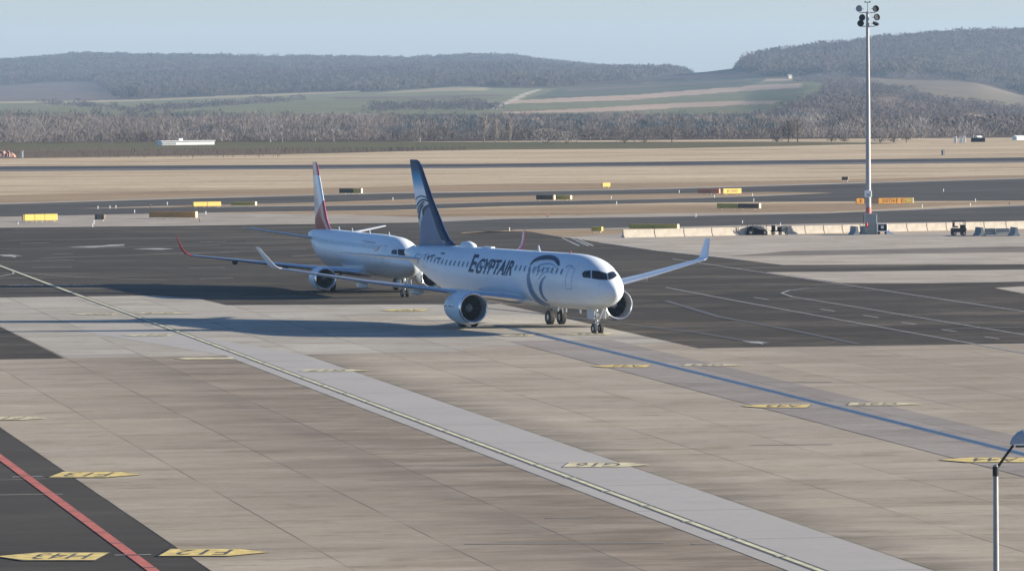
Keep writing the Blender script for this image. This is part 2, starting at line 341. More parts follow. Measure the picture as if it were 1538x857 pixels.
for x, y, l, t in ((205, 369, 60, .6), (150, 368, 40, .4), (120, 369, 60, .3), (225, 374, 45, .5), (60, 360, 40, .3), (350, 363, 55, .35), (300, 377, 26, .25), (5, 376, 22, .4), (75, 384, 24, .5), (96, 348, 30, .3), (420, 410, 40, .4), (290, 401, 55, .4), (40, 399, 70, .4)):
    pass
for x0, y0, l in ((52, 391.5, 60), (30, 366, 45), (108, 372.5, 80), (200, 375, 60), (300, 364, 40), (80, 382, 30), (48, 402, 60), (300, 419, 50), (283, 403, 55)):
    strip_line('worn_white_line', [(x0, y0), (x0 + l / 2, y0 - .6), (x0 + l, y0 - 1)], .45, .034, mat('worn_white_paint', (.30, .29, .27), .7, var=.5, scale=.6) if x0 == 52 else bpy.data.materials['worn_white_paint'])
# grey tar seams across the far apron
m_seam = mat('pale_seam', (.20, .185, .165), .8, var=.5, scale=.3)
for pts in ([(0, 362), (200, 358), (420, 356)], [(20, 345), (300, 343), (470, 342)], [(0, 374), (170, 372), (330, 368)], [(60, 388), (330, 379), (420, 375), (460, 374)], [(370, 363), (470, 362)], [(440, 385), (480, 383)]):
    strip_line('seam', pts, .6, .030, m_seam)
for pts in ([(690, 459), (800, 470), (1050, 500), (1150, 517)], [(1000, 452), (1080, 476), (1200, 498), (1290, 517)]):
    strip_line('tar_seam', pts, .5, .030, bpy.data.materials['black_paint'])
# two white aircraft-shaped marks on the asphalt
def mark(name, pts, m, z=.036): 
    return tag(mesh_obj(name, [(*G(*p).xy, z) for p in pts], [tuple(range(len(pts)))], m), kind='structure')
for cx, cy in ((1134, 514.3), (12, 384)):
    mark('white_symbol', [(cx - 20, cy - 1.8), (cx - 8, cy - .9), (cx + 4, cy - 1.2), (cx + 22, cy + .6), (cx + 10, cy + 1), (cx + 13, cy + 3.2), (cx + 4, cy + 1.6), (cx - 6, cy + 1.2)], m_wht)
mark('white_patch', [(100, 371), (150, 369.5), (165, 368), (188, 367.3), (185, 369.2), (160, 370.5), (140, 372)], m_wht)
mark('white_patch', [(200, 374.2), (235, 373), (262, 373.8), (240, 375.4)], m_wht)
for a_, b_ in ((843, 858), (850, 866), (857, 872), (864, 880)):
    mark('stripe', [(a_, 357.5), (a_ + 2.5, 357.5), (a_ + 29, 369.5), (a_ + 25, 369.5)], m_wht if a_ != 850 else m_blk, .026)
strip_line('kerb_line', [(900, 364), (990, 377), (1062, 384.5), (1120, 391)], .35, .03, m_wht)

# text -------------------------------------------------------------------------
def text_mesh(body, size=1.0, bold=0):
    c = bpy.data.curves.new('lettering', 'FONT'); c.body = body; c.size = size; c.align_x = 'CENTER'; c.align_y = 'CENTER'; c.resolution_u = 3; c.offset = bold
    o = bpy.data.objects.new('lettering_source', c); COL.objects.link(o); dg = bpy.context.evaluated_depsgraph_get(); dg.update()
    me = o.evaluated_get(dg).to_mesh(); V = [v.co.copy() for v in me.vertices]; Fc = [tuple(p.vertices) for p in me.polygons]
    o.evaluated_get(dg).to_mesh_clear(); bpy.data.objects.remove(o); bpy.data.curves.remove(c); return V, Fc
def stand_mark(x0, x1, y, txt, tip, m, th=None, border=True):
    """arrow-shaped stand number painted on the apron; read from the far side"""
    p0 = G(x0, y); p1 = G(x1, y); L = (p1 - p0).length; c = (p0 + p1) / 2
    h = 2.7 if th is None else th
    d = (p1 - p0).normalized(); n = Vector((-d.y, d.x, 0))
    s = 1 if tip == 'r' else -1
    pts = [(-s * L / 2, h / 2), (s * L * .18, h / 2), (s * L / 2, 0), (s * L * .18, -h / 2), (-s * L / 2, -h / 2)]
    W = lambda u, v, z: (c.x + d.x * u + n.x * v, c.y + d.y * u + n.y * v, z)
    grow = 1.06 if border else 1
    if border:
        o = mesh_obj('stand_number_border', [W(u * 1.03, v * 1.12, .046) for u, v in pts], [(0, 1, 2, 3, 4)], m_blk); tag(o, kind='structure')
    o = mesh_obj('stand_number_plate', [W(u, v, .052) for u, v in pts], [(0, 1, 2, 3, 4)], m); tag(o, kind='structure')
    V, Fc = text_mesh(txt); wx = max(v.x for v in V) - min(v.x for v in V); wy = max(v.y for v in V) - min(v.y for v in V); cy = (max(v.y for v in V) + min(v.y for v in V)) / 2
    sx = L * .52 / wx; sy = h * .74 / wy
    o = mesh_obj('stand_number_text', [W(-s * L * .12 - v.x * sx, -(v.y - cy) * sy, .058) for v in V], Fc, m_blk); tag(o, kind='structure')
Y, YF = m_yel, m_yelf
for a in ((-4, 153, 836.5, 'H43', 'l', Y, 3.4), (248, 402, 830.5, 'F12', 'r', Y, 3.2), (84, 212, 713.5, 'F13', 'r', Y, 3.6), (-30, 72, 629, 'F14', 'r', YF, 2.8),
          (850, 978, 699, 'G16', 'r', YF, 3.2), (455, 556, 557, 'G17', 'r', YF, 2.4), (107, 176, 472.3, 'G20', 'l', YF, 2.6), (210, 288, 471, 'G19', 'r', YF, 2.6), (182, 258, 504, 'G21', 'l', YF, 2.8),
          (570, 640, 466.5, 'A40', 'l', Y, 3.0), (888, 975, 550.5, 'A42', 'l', Y, 2.8), (1114, 1215, 610.5, 'A43', 'l', Y, 2.8), (1412, 1545, 691.5, 'A44', 'l', Y, 3.2),
          (1275, 1388, 607.5, 'G25', 'r', YF, 2.6), (1028, 1120, 549, 'G24', 'r', YF, 2.2), (748, 800, 504, 'A41', 'l', YF, 2.8), (842, 916, 502, 'G23', 'l', YF, 2.4)):
    stand_mark(*a, border=a[5] is Y)
mark('number_plate_worn', [(262, 539.4), (280, 537.8), (350, 537.4), (352, 540), (280, 540.6)], YF, .05)
for x0, x1 in ((12, 70), (86, 145)):
    V, Fc = text_mesh('(G903)' if x0 < 50 else '(G904)'); p0 = G(x0, 429); p1 = G(x1, 429); d = (p1 - p0); L = d.length; d.normalize(); n = Vector((-d.y, d.x, 0)); c = (p0 + p1) / 2
    wx = max(v.x for v in V) - min(v.x for v in V)
    tag(mesh_obj('painted_text', [(c.x - d.x * v.x * L / wx - n.x * v.y * 4, c.y - d.y * v.x * L / wx - n.y * v.y * 4, .04) for v in V], Fc, bpy.data.materials['worn_white_paint']), kind='structure')
# thin repair marks on slabs; the darkest is a cast shadow painted on
for x0, x1, y in ((0, 95, 743.5 - 0), (700, 775, 699.5), (820, 895, 778), (1128, 1250, 669), (700, 1000, 817), (1040, 1075, 817.5), (1000, 1250, 575.5), (300, 470, 543.5)):
    strip_line('slab_crack_and_shadow', [(x0, y), ((x0 + x1) / 2, y - .8), (x1, y - 1.2)], .35, .031, mat('crack_and_shadow_%d' % x0, (.20, .185, .16) if x0 != 1000 else (.10, .09, .085), .9))

# ---------------------------------------------------------------- hills
ROWS = [  # distance, [(photo x, photo y of the bare ground)]
 (1424, None),
 (1700, [(-800, 210), (0, 210), (1538, 203), (2300, 201)]),
 (2000, [(-800, 203), (1120, 203), (1210, 200), (1300, 199), (1538, 202), (2300, 204)]),
 (2300, [(-800, 195), (870, 193), (1120, 190), (1210, 184), (1300, 182), (1400, 186), (1470, 190), (1538, 194), (2300, 198)]),
 (2600, [(-800, 184), (540, 181), (870, 179), (1000, 178), (1120, 173), (1210, 165), (1300, 162), (1400, 170), (1470, 176), (1538, 187), (2300, 190)]),
 (3200, [(-800, 171), (250, 168), (540, 166), (1000, 163), (1120, 159), (1210, 146), (1300, 142), (1400, 150), (1460, 156), (1538, 168), (2300, 172)]),
 (4000, [(-800, 159), (0, 158), (250, 156), (540, 148), (740, 145), (1000, 146), (1120, 143), (1210, 130), (1300, 128), (1400, 133), (1470, 140), (1538, 152), (2300, 158)]),
 (4600, [(-800, 153), (0, 153), (250, 149), (540, 139.5), (700, 132), (870, 133), (1000, 130), (1120, 124), (1210, 121), (1300, 117), (1400, 122), (1470, 126), (1538, 146), (2300, 150)]),
 (5200, [(-800, 148), (0, 146), (250, 140), (540, 131), (740, 126), (870, 126), (1000, 120), (1060, 114), (1120, 107), (1210, 104), (1300, 103), (1400, 106), (1538, 118), (2300, 120)]),
 (6000, [(-800, 134), (0, 131), (250, 122), (540, 118), (740, 116), (870, 117), (1000, 114), (1060, 112), (1110, 106), (1122, 101), (1150, 94), (1210, 84), (1300, 70), (1400, 58), (1470, 54), (1538, 52), (1700, 50), (2300, 60)]),
 (6600, [(-800, 122), (0, 120), (250, 108), (540, 110), (740, 106), (870, 112), (1000, 112), (1060, 116), (1122, 110), (1210, 98), (1300, 84), (1400, 72), (1538, 68), (2300, 74)]),
 (7200, [(-800, 110), (0, 108), (250, 99), (540, 102), (740, 99), (870, 107), (1000, 111), (1060, 117), (2300, 120)]),
 (8000, [(-800, 100), (0, 95), (60, 91), (130, 85), (200, 88), (300, 89), (350, 93), (400, 97), (450, 94), (520, 94), (600, 96), (650, 94), (700, 90), (740, 90), (800, 95), (870, 103), (930, 107), (980, 108), (1020, 113), (1060, 118), (1200, 126), (2300, 130)]),
 (9000, [(-800, 112), (0, 106), (200, 99), (600, 108), (800, 108), (1000, 120), (1100, 128), (2300, 140)])]
xs = np.arange(-800, 2301, 8.0)
dk = np.array([r[0] for r in ROWS], float)
tab = np.array([[0] * len(xs) if r[1] is None else np.interp(xs, [p[0] for p in r[1]], [p[1] for p in r[1]]) for r in ROWS])
for j, x in enumerate(xs): tab[0, j] = proj((D(x, 213, 1424).x, 1424, -.15))[1]
ker = np.array([1, 2, 3, 2, 1]) / 9.
for i in range(1, len(tab)):
    if dk[i] not in (6000., 8000.): tab[i] = np.convolve(np.pad(tab[i], 2, 'edge'), ker, 'valid')
rows = np.concatenate([np.linspace(dk[i], dk[i + 1], max(3, int((dk[i + 1] - dk[i]) / 45)), endpoint=False) for i in range(len(dk) - 1)] + [[9000.]])
Yt = np.array([[0.] * len(xs)] * len(rows))
for j in range(len(xs)): Yt[:, j] = np.interp(rows, dk, tab[:, j])
def vnoise(x, y, s, seed=0):
    r = np.random.default_rng(seed).random((64, 64)); x = np.asarray(x) / s; y = np.asarray(y) / s
    x0 = np.floor(x).astype(int); y0 = np.floor(y).astype(int); fx = x - x0; fy = y - y0; fx = fx * fx * (3 - 2 * fx); fy = fy * fy * (3 - 2 * fy)
    g = lambda a, b: r[a % 64, b % 64]
    return (g(x0, y0) * (1 - fx) + g(x0 + 1, y0) * fx) * (1 - fy) + (g(x0, y0 + 1) * (1 - fx) + g(x0 + 1, y0 + 1) * fx) * fy
def P3(x, y, d):   # vectorised D
    dx = Fv.x + Rv.x * (x - CX) / FPX - Uv.x * (y - CY) / FPX; dy = Fv.y + Rv.y * (x - CX) / FPX - Uv.y * (y - CY) / FPX; dz = Fv.z + Rv.z * (x - CX) / FPX - Uv.z * (y - CY) / FPX
    return dx / dy * d, d + 0 * x, HC + dz / dy * d
XX, DD = np.meshgrid(xs, rows)
TX, TY, TZ = P3(XX, Yt, DD)
amp = np.clip((DD - 4800) / 800, 0, 1) * (2.2) + .2
TZ = TZ + (vnoise(TX, TY, 260, 1) - .5) * amp * 3 * (np.abs(DD - 8000) > 200) + (vnoise(TX, TY, 90, 2) - .5) * amp * 1.6
TZ[0] = -.15
def tz_at(x, d):
    i = np.clip(np.searchsorted(rows, d) - 1, 0, len(rows) - 2); f = (d - rows[i]) / (rows[i + 1] - rows[i])
    j = np.clip(((x - xs[0]) / 8).astype(int), 0, len(xs) - 2); g = (x - xs[j]) / 8
    z = (TZ[i, j] * (1 - g) + TZ[i, j + 1] * g) * (1 - f) + (TZ[i + 1, j] * (1 - g) + TZ[i + 1, j + 1] * g) * f
    X = (TX[i, j] * (1 - g) + TX[i, j + 1] * g) * (1 - f) + (TX[i + 1, j] * (1 - g) + TX[i + 1, j + 1] * g) * f
    y = (Yt[i, j] * (1 - g) + Yt[i, j + 1] * g) * (1 - f) + (Yt[i + 1, j] * (1 - g) + Yt[i + 1, j + 1] * g) * f
    return X, z, y
def inpoly(x, y, poly):
    r = np.zeros(np.shape(x), bool); n = len(poly)
    for i in range(n):
        x1, y1 = poly[i]; x2, y2 = poly[(i + 1) % n]
        c = ((y1 > y) != (y2 > y)) & (x < (x2 - x1) * (y - y1) / ((y2 - y1) or 1e-9) + x1); r ^= c
    return r
GREEN, GREEN2, SOIL, STUB, PATH, WOOD, MEAD, BARE, BROWN = (.18, .18, .115), (.20, .20, .13), (.40, .30, .23), (.34, .29, .19), (.45, .40, .32), (.11, .09, .078), (.165, .14, .11), (.38, .30, .22), (.17, .135, .12)
FT = [(-800, 154), (0, 153), (110, 152), (200, 150), (400, 142), (540, 136.5), (545, 139), (640, 132.5), (700, 128.5), (740, 132), (830, 132.5), (900, 127), (1000, 122), (1110, 113), (1140, 108), (1150, 118), (1210, 121), (1240, 125)]
COVER = [
 (GREEN, FT + [(1240, 140), (1200, 158), (1170, 172), (1100, 184), (900, 190), (-800, 192)]),
 (GREEN2, [(500, 150), (640, 146), (780, 140), (800, 134), (740, 132.5), (700, 129), (640, 133), (500, 141), (300, 149), (300, 152)]),
 (STUB, [(-800, 153), (0, 152.5), (110, 151.5), (200, 149.5), (400, 141.5), (540, 136), (541, 138.5), (400, 144.5), (200, 152), (110, 154), (0, 155), (-800, 155)]),
 (STUB, [(600, 137), (680, 130), (735, 131), (735, 135), (640, 138), (560, 141)]),
 (BROWN, [(500, 145.5), (640, 143.5), (760, 141), (760, 144), (640, 147), (500, 149)]),
 ((.12, .125, .10), [(815, 141), (845, 131), (1000, 122), (1110, 113), (1145, 108), (1150, 121), (1120, 130), (950, 142), (850, 149), (790, 149)]),
 (SOIL, [(770, 151), (800, 149.5), (950, 142), (1100, 131), (1208, 124), (1205, 132), (1100, 138), (950, 150), (800, 155), (745, 156)]),
 (GREEN, [(745, 156), (800, 155), (950, 150), (1100, 138), (1205, 132), (1195, 146), (1100, 152), (900, 162), (750, 168)]),
 (SOIL, [(760, 168), (900, 162), (1000, 156), (1100, 152.5), (1172, 151.5), (1160, 156), (1000, 163), (900, 168), (760, 171)]),
 (SOIL, [(1150, 119.5), (1215, 117.5), (1290, 118), (1290, 119.5), (1215, 120.5), (1150, 122)]),
 (MEAD, [(1150, 115), (1270, 112.5), (1290, 115), (1350, 120), (1400, 121.5), (1435, 119), (1480, 128), (1538, 144), (1700, 160), (1700, 174), (1538, 167), (1480, 158), (1440, 158), (1400, 149), (1330, 133), (1280, 121), (1150, 118.5)]),
 (BARE, [(1446, 168), (1470, 173), (1500, 182), (1526, 191), (1505, 194), (1470, 191), (1448, 184)]),
 (BROWN, [(20, 128), (60, 122), (110, 120), (150, 126), (170, 140), (180, 148), (110, 151), (0, 152), (-800, 153), (-800, 135)]),
 (BROWN, [(1290, 150), (1340, 146), (1390, 158), (1400, 166), (1340, 160), (1290, 158)]),
 (PATH, [(734, 163.5), (745, 158), (768, 149), (782, 141), (812, 133), (806, 137), (792, 142), (776, 151), (756, 158), (744, 164.5)]),
 (STUB, [(60, 157), (110, 156), (190, 164), (186, 165), (108, 158)]),
 (WOOD, [(860, 127), (1000, 119), (1000, 121), (860, 129)]), (BROWN, [(1000, 117), (1120, 109), (1145, 112), (1120, 115), (1000, 120)]), (STUB, [(560, 158), (740, 153), (742, 154.5), (560, 159.5)]), (BROWN, [(850, 134), (1000, 126), (1130, 119), (1130, 121), (1000, 129), (850, 137)]),
 ((.55, .55, .52), [(728, 162), (738, 160.5), (740, 163.5), (730, 164.5)])]
HEDGE = [[(60, 157.5), (150, 164), (190, 168), (190, 169), (150, 165.3), (60, 158.5)],
 [(200, 169), (300, 162), (400, 155.5), (458, 151), (458, 152.5), (400, 157), (300, 163.5), (230, 170)],
 [(546, 169), (560, 166), (620, 162), (720, 160), (760, 166), (720, 168), (620, 167), (560, 170)],
 [(1190, 121.5), (1250, 117), (1270, 116), (1270, 119), (1200, 124.5)]]
colr = np.zeros(XX.shape + (4,)); colr[..., 3] = 1; colr[..., :3] = WOOD
wood = np.ones(XX.shape, bool)
for c, pl in COVER:
    m_ = inpoly(XX, Yt, pl); colr[m_, :3] = c; wood &= ~m_
hedge_pts = HEDGE
belt = (Yt > 193) | ((XX > 560) & (Yt > 172) & (XX < 1240)) | ((XX <= 560) & (Yt > 178))
wood |= belt; colr[belt, :3] = WOOD
hills = bpy.data.meshes.new('hills'); n1, n2 = XX.shape
Vt = np.stack([TX, TY, TZ], -1).reshape(-1, 3)
ii, jj = np.meshgrid(np.arange(n1 - 1), np.arange(n2 - 1), indexing='ij'); q = (ii * n2 + jj).reshape(-1)
Ft = np.stack([q, q + 1, q + n2 + 1, q + n2], 1)
def fast_mesh(name, V, Fc, mats, mi=None, parent=None):
    me = bpy.data.meshes.new(name); nf, k_ = Fc.shape
    me.vertices.add(len(V)); me.vertices.foreach_set('co', np.asarray(V, np.float32).ravel())
    me.loops.add(nf * k_); me.loops.foreach_set('vertex_index', Fc.astype(np.int32).ravel())
    me.polygons.add(nf); me.polygons.foreach_set('loop_start', np.arange(0, nf * k_, k_, dtype=np.int32)); me.polygons.foreach_set('loop_total', np.full(nf, k_, np.int32))
    for m in mats: me.materials.append(m)
    if mi is not None: me.polygons.foreach_set('material_index', mi.astype(np.int32))
    me.update(calc_edges=True); me.validate()
    o = bpy.data.objects.new(name, me); COL.objects.link(o)
    if parent: o.parent = parent
    return o
nn = NT('field_cover', 1); at = nn.t.nodes.new('ShaderNodeAttribute'); at.attribute_name = 'cover'; nn.b.inputs['Specular IOR Level'].default_value = 0
cc = nn.mix(1.0, at.outputs['Color'], nn.mr(nn.noise(.02, 5, rough=.7), .3, .7, .78, 1.2), 'MULTIPLY')
m_field = nn.out(cc)
ho = fast_mesh('hills', Vt, Ft, [m_field]); tag(ho, kind='structure')
ca = ho.data.color_attributes.new('cover', 'FLOAT_COLOR', 'POINT'); ca.data.foreach_set('color', colr.reshape(-1, 4).astype(np.float32).ravel())
ho.data.polygons.foreach_set('use_smooth', np.ones(len(ho.data.polygons), bool))

# ---------------------------------------------------------------- woods (one mass nobody could count)
def leafmat(name, c, v=.3):
    n = NT(name, 1); n.b.inputs['Specular IOR Level'].default_value = 0
    q = n.mix(1.0, c, n.mr(n.noise(.05, 4, rough=.7), .3, .7, 1 - v, 1 + v), 'MULTIPLY'); n.out(q)
    tr = n.t.nodes.new('ShaderNodeBsdfTranslucent'); n.t.links.new(q, tr.inputs[0]); ms = n.t.nodes.new('ShaderNodeMixShader'); ms.inputs[0].default_value = .5
    n.t.links.new(n.b.outputs[0], ms.inputs[1]); n.t.links.new(tr.outputs[0], ms.inputs[2]); n.t.links.new(ms.outputs[0], n.t.nodes['Material Output'].inputs['Surface'])
    return n.m
tw = [leafmat('twigs_brown', (.245, .215, .20)), leafmat('twigs_grey', (.29, .265, .245)), leafmat('bark_pale', (.36, .33, .30)), leafmat('evergreen_dark', (.10, .115, .125)), leafmat('twigs_dark', (.17, .15, .14))]
tw_far = [leafmat('far_twigs_brown', (.125, .105, .10), .25), leafmat('far_twigs_grey', (.14, .12, .112), .25), tw[2], leafmat('far_evergreen', (.085, .085, .085), .2), leafmat('far_twigs_dark', (.105, .09, .085), .25)]
tw_mid = [leafmat('mid_twigs_brown', (.15, .132, .132), .25), leafmat('mid_twigs_grey', (.16, .143, .142), .25), tw[2], leafmat('mid_evergreen', (.12, .12, .125), .2), leafmat('mid_twigs_dark', (.14, .122, .122), .25)]
def scatter(name, xr, dr, n, hgt, wid, ntri, tri, dens=None, kinds=(.5, .3, 0, .08, .12), trunks=False, seed=1, test=None, label=None, mats=None):
    r = np.random.default_rng(seed)
    d = np.sqrt(r.uniform(dr[0] ** 2, dr[1] ** 2, n)); x = r.uniform(xr[0], xr[1], n)
    X, z, y = tz_at(x, d)
    keep = test(x, y, d, X)
    x, d, X, z, y = (a[keep] for a in (x, d, X, z, y)); n = len(x)
    H_ = hgt * r.uniform(.65, 1.25, n); W_ = wid * r.uniform(.6, 1.25, n)
    pn = vnoise(X + 5000, d, 130, seed + 5); pn2 = vnoise(X + 9000, d, 45, seed + 6)
    H_ *= .5 + .55 * pn2 + .45 * vnoise(X + 1000, d, 170, seed + 9)
    front = (d < 1640) & trunks & (r.random(n) < .9); H_ = np.where(front, H_ * .5, H_); pn2 = np.where(front, np.minimum(pn2, .5), pn2)
    ev = (pn < .23) if kinds[3] else np.zeros(n, bool)
    pale = (pn > .62)
    pale &= ~front
    base = np.where(ev, 3, np.where(pale, 1, np.where(pn2 < .3, 4, 0)))
    mid = (x > 570) & (x < 1190) & (d < 2700) & (pn > .12)
    base = np.where(mid, np.where(pn2 > .62, 0, np.where(pn < .6, 3, 4)), base); pale &= ~(mid & (pn < .8))
    # crowns: thin triangles fanning up and out
    m = ntri
    a = r.uniform(0, 2 * np.pi, (n, m)); rr = np.sqrt(r.uniform(0, 1, (n, m))) * W_[:, None] / 2; t = r.uniform(.12, 1, (n, m)) ** .8
    env = np.sqrt(np.clip(1 - ((t - .5) / .56) ** 2, .03, 1))
    cx = X[:, None] + np.cos(a) * rr * env; cy = d[:, None] + np.sin(a) * rr * env; cz = z[:, None] + t * H_[:, None]
    L = tri[0] * r.uniform(.5, 1.5, (n, m)); wd = tri[1] * r.uniform(.5, 1.5, (n, m))
    ox = np.cos(a) * .55 + r.normal(0, .25, (n, m)); oy = np.sin(a) * .55 + r.normal(0, .25, (n, m)); oz = r.uniform(.4, 1.1, (n, m))
    s = np.sqrt(ox ** 2 + oy ** 2 + oz ** 2); ox, oy, oz = ox / s, oy / s, oz / s
    px = r.normal(0, 1, (n, m)); py = r.normal(0, .5, (n, m)); pz = r.normal(0, .5, (n, m)); s = np.sqrt(px ** 2 + py ** 2 + pz ** 2); px, py, pz = px / s, py / s, pz / s
    A = np.stack([cx - px * wd / 2, cy - py * wd / 2, cz - pz * wd / 2], -1); B = np.stack([cx + px * wd / 2, cy + py * wd / 2, cz + pz * wd / 2], -1); C = np.stack([cx + ox * L, cy + oy * L, cz + oz * L], -1)
    V = np.stack([A, B, C], 2).reshape(-1, 3); F_ = np.arange(len(V)).reshape(-1, 3); mi = np.repeat(base, m)
    mi = np.where((r.random(len(mi)) < .12) & (mi < 2), 4, mi)
    if trunks:
        T = []; 
        for k_ in range(3):
            tx = X + r.normal(0, .5, n); lean = r.normal(0, .4, n); hh = H_ * r.uniform(.6, .95, n); w0 = r.uniform(.10, .22, n)
            keep_ = (r.random(n) < .55) & ~front; w0 = np.where(keep_, w0 * .8, .001)
            T.append(np.stack([np.stack([tx - w0, d - .1, z - .3], -1), np.stack([tx + w0, d + .1, z - .3], -1), np.stack([tx + lean, d, z + hh], -1)], 1))
        T = np.concatenate(T).reshape(-1, 3); F2 = np.arange(len(T)).reshape(-1, 3) + len(V)
        mt = np.tile(np.where(pale & (r.random(n) < .8), 2, np.where(ev, 4, np.where(r.random(n) < .35, 2, 1))), 3)
        V = np.concatenate([V, T]); F_ = np.concatenate([F_, F2]); mi = np.concatenate([mi, mt])
    o = fast_mesh(name, V, F_, mats or tw, mi); return tag(o, label, 'wood', kind='stuff')
def cov(x, y):
    ok = np.ones(len(x), bool)
    for c, pl in COVER: ok &= ~inpoly(x, y, pl)
    for pl in HEDGE: ok |= inpoly(x, y, pl)
    return ok
def cov2(x, y): return cov(x, y) & (cov(x, y - 5) | (y > 200))
scatter('riverside_wood', (-420, 1960), (1436, 2300), 10500, 4.9, 5.0, 64, (1.1, .20), trunks=True, seed=3,
        test=lambda x, y, d, X: (vnoise(X + 3000, d, 60, 8) > .16) & ~((x > 1240) & ((d > 1620) | (vnoise(X + 800, d, 25, 9) > .5))), label='bare grey and brown riverside wood at the far edge of the airfield')
scatter('hedgerow_wood', (-420, 1960), (1620, 5000), 26000, 4.0, 8.0, 58, (.95, .5), seed=4, mats=tw_mid,
        test=lambda x, y, d, X: ((x > 1230) | (d > 2300)) & (((x > 1170) | ((y > 186) & (x < 560)) | ((y > 176) & (x >= 560) & (x < 1240))) & cov2(x, y)) | np.any([inpoly(x, y, h) for h in HEDGE], axis=0) & (d > 2300), label='bare scrubby wood over the lower slope of the right hill')
scatter('hillside_wood', (-420, 1130), (4650, 8300), 19000, 6.5, 15, 56, (2.0, 1.3), mats=tw_far, kinds=(.6, .2, 0, 0, .2), seed=5,
        test=lambda x, y, d, X: cov2(x, y) & ((x < 860) | (d > 7000) | (y < 131 - (x - 830) * .09)), label='leafless forest covering the long hazy ridge at the left')
scatter('hilltop_wood', (1122, 1960), (4650, 6300), 8500, 9.5, 15, 60, (2.0, 1.2), mats=tw_far, kinds=(.6, .2, 0, 0, .2), seed=6,
        test=lambda x, y, d, X: cov2(x, y), label='leafless forest on top of the right hill with a steep left edge')

# ---------------------------------------------------------------- single trees at the field edge
def bare_tree(px, py, h, wd, kind, label, dist=None, seed=0, cat='tree', group=None):
    rnd = random.Random(seed); base = G(px, py) if dist is None else D(px, py, dist)
    if base.y > 1420 and dist is None: base.x *= 1420 / base.y; base.y = 1420
    nm = {'poplar': 'poplar_tree', 'bush': 'bare_bush', 'tree': 'bare_tree'}[kind]
    root = empty(nm, base, label=label, cat='bush' if kind == 'bush' else 'tree', group=group)
    t = MB(); r0 = .03 * h
    if kind == 'bush':
        for i in range(7):
            a = i * .9; t.tube((0, 0, 0), (math.cos(a) * wd * .3, math.sin(a) * wd * .3, h * .6), .07, .03, 6)
    else:
        t.tube((0, 0, -.1), (.1, 0, h * .5), r0, r0 * .6, 8); t.tube((.1, 0, h * .5), (0, .1, h * .95), r0 * .6, .02, 6)
        for i in range(11):
            a = i * 2.4; z0 = h * (.22 + .06 * i); sp = wd * .42 * (1 if kind == 'tree' else .5) * (1 - i * .05)
            t.tube((0, 0, z0), (math.cos(a) * sp, math.sin(a) * sp, z0 + h * (.2 if kind == 'tree' else .3)), r0 * .35, .02, 5)
    c = MB(); n = 320
    for i in range(n):
        a = rnd.uniform(0, 6.283); tt = rnd.uniform(.05 if kind == 'bush' else .2, 1); env = math.sqrt(max(.04, 1 - ((tt - (.4 if kind == 'bush' else .6)) / .62) ** 2)); r = math.sqrt(rnd.random()) * wd / 2 * env
        p = Vector((math.cos(a) * r, math.sin(a) * r, tt * h * .93)); L = rnd.uniform(.5, 1.3) * h * .12; up = Vector((math.cos(a) * .5 + rnd.gauss(0, .3), math.sin(a) * .5, rnd.uniform(.5, 1.1))).normalized() * L
        s_ = Vector((rnd.gauss(0, 1), rnd.gauss(0, 1), rnd.gauss(0, .5))).normalized() * rnd.uniform(.05, .16); c.add([p - s_, p + s_, p + up], [(0, 1, 2)])
    dark = label.startswith('dark'); t.build('trunk', tw[4] if dark else tw[1], root)
    mesh_obj('crown', c.v, c.f, tw[4] if dark else tw[1], root)
TREES = [(727, 214, 6.2, 1.6, 'poplar', 'pale bare poplar, leftmost and broadest of the three pale poplars left of the mid wood'),
 (744, 214, 5.2, 1.3, 'poplar', 'pale bare poplar in the middle of the three pale poplars'),
 (765, 214, 5.6, 1.3, 'poplar', 'pale bare poplar, rightmost of the three pale poplars'),
 (820, 215, 3.4, 11, 'bush', 'pale twiggy thicket shaped like a low dome beside the poplars'),
 (851, 215, 2.8, 6, 'bush', 'pale twiggy bush merging into the right end of the dome thicket'),
 (1009, 214, 4.2, 3.6, 'tree', 'dark spreading bare tree standing in front of the pale wood'),
 (968, 214, 3.2, 6, 'bush', 'dark brown thicket in front of the pale wood left of the dark spreading tree'),
 (938, 214, 3.0, 6, 'bush', 'dark brown thicket farthest left in front of the pale wood'),
 (1184, 213, 5.0, 3, 'tree', 'dark bare tree with the taller crown in the pair left of the light mast'),
 (1198, 213, 5.6, 3.6, 'tree', 'dark bare tree standing close to the right of its twin left of the light mast'),
 (1167, 213, 2.6, 3, 'bush', 'dark low bush just left of the pair of dark trees'),
 (1249, 213, 2.8, 2.6, 'bush', 'dark bush alone on the field edge well left of the light mast'),
 (1268, 213, 2.2, 2.4, 'bush', 'dark small bush on the field edge nearest the left of the light mast'),
 (1322, 214, 2.8, 4.5, 'bush', 'dark wide bush just right of the light mast'),
 (1342, 214, 2.3, 2, 'bush', 'dark narrow bush between the wide bush and the rounded tree'),
 (1361, 214.5, 3.2, 3, 'tree', 'dark rounded small tree, last in the row right of the light mast')]
for i, a in enumerate(TREES): bare_tree(*a, seed=i)

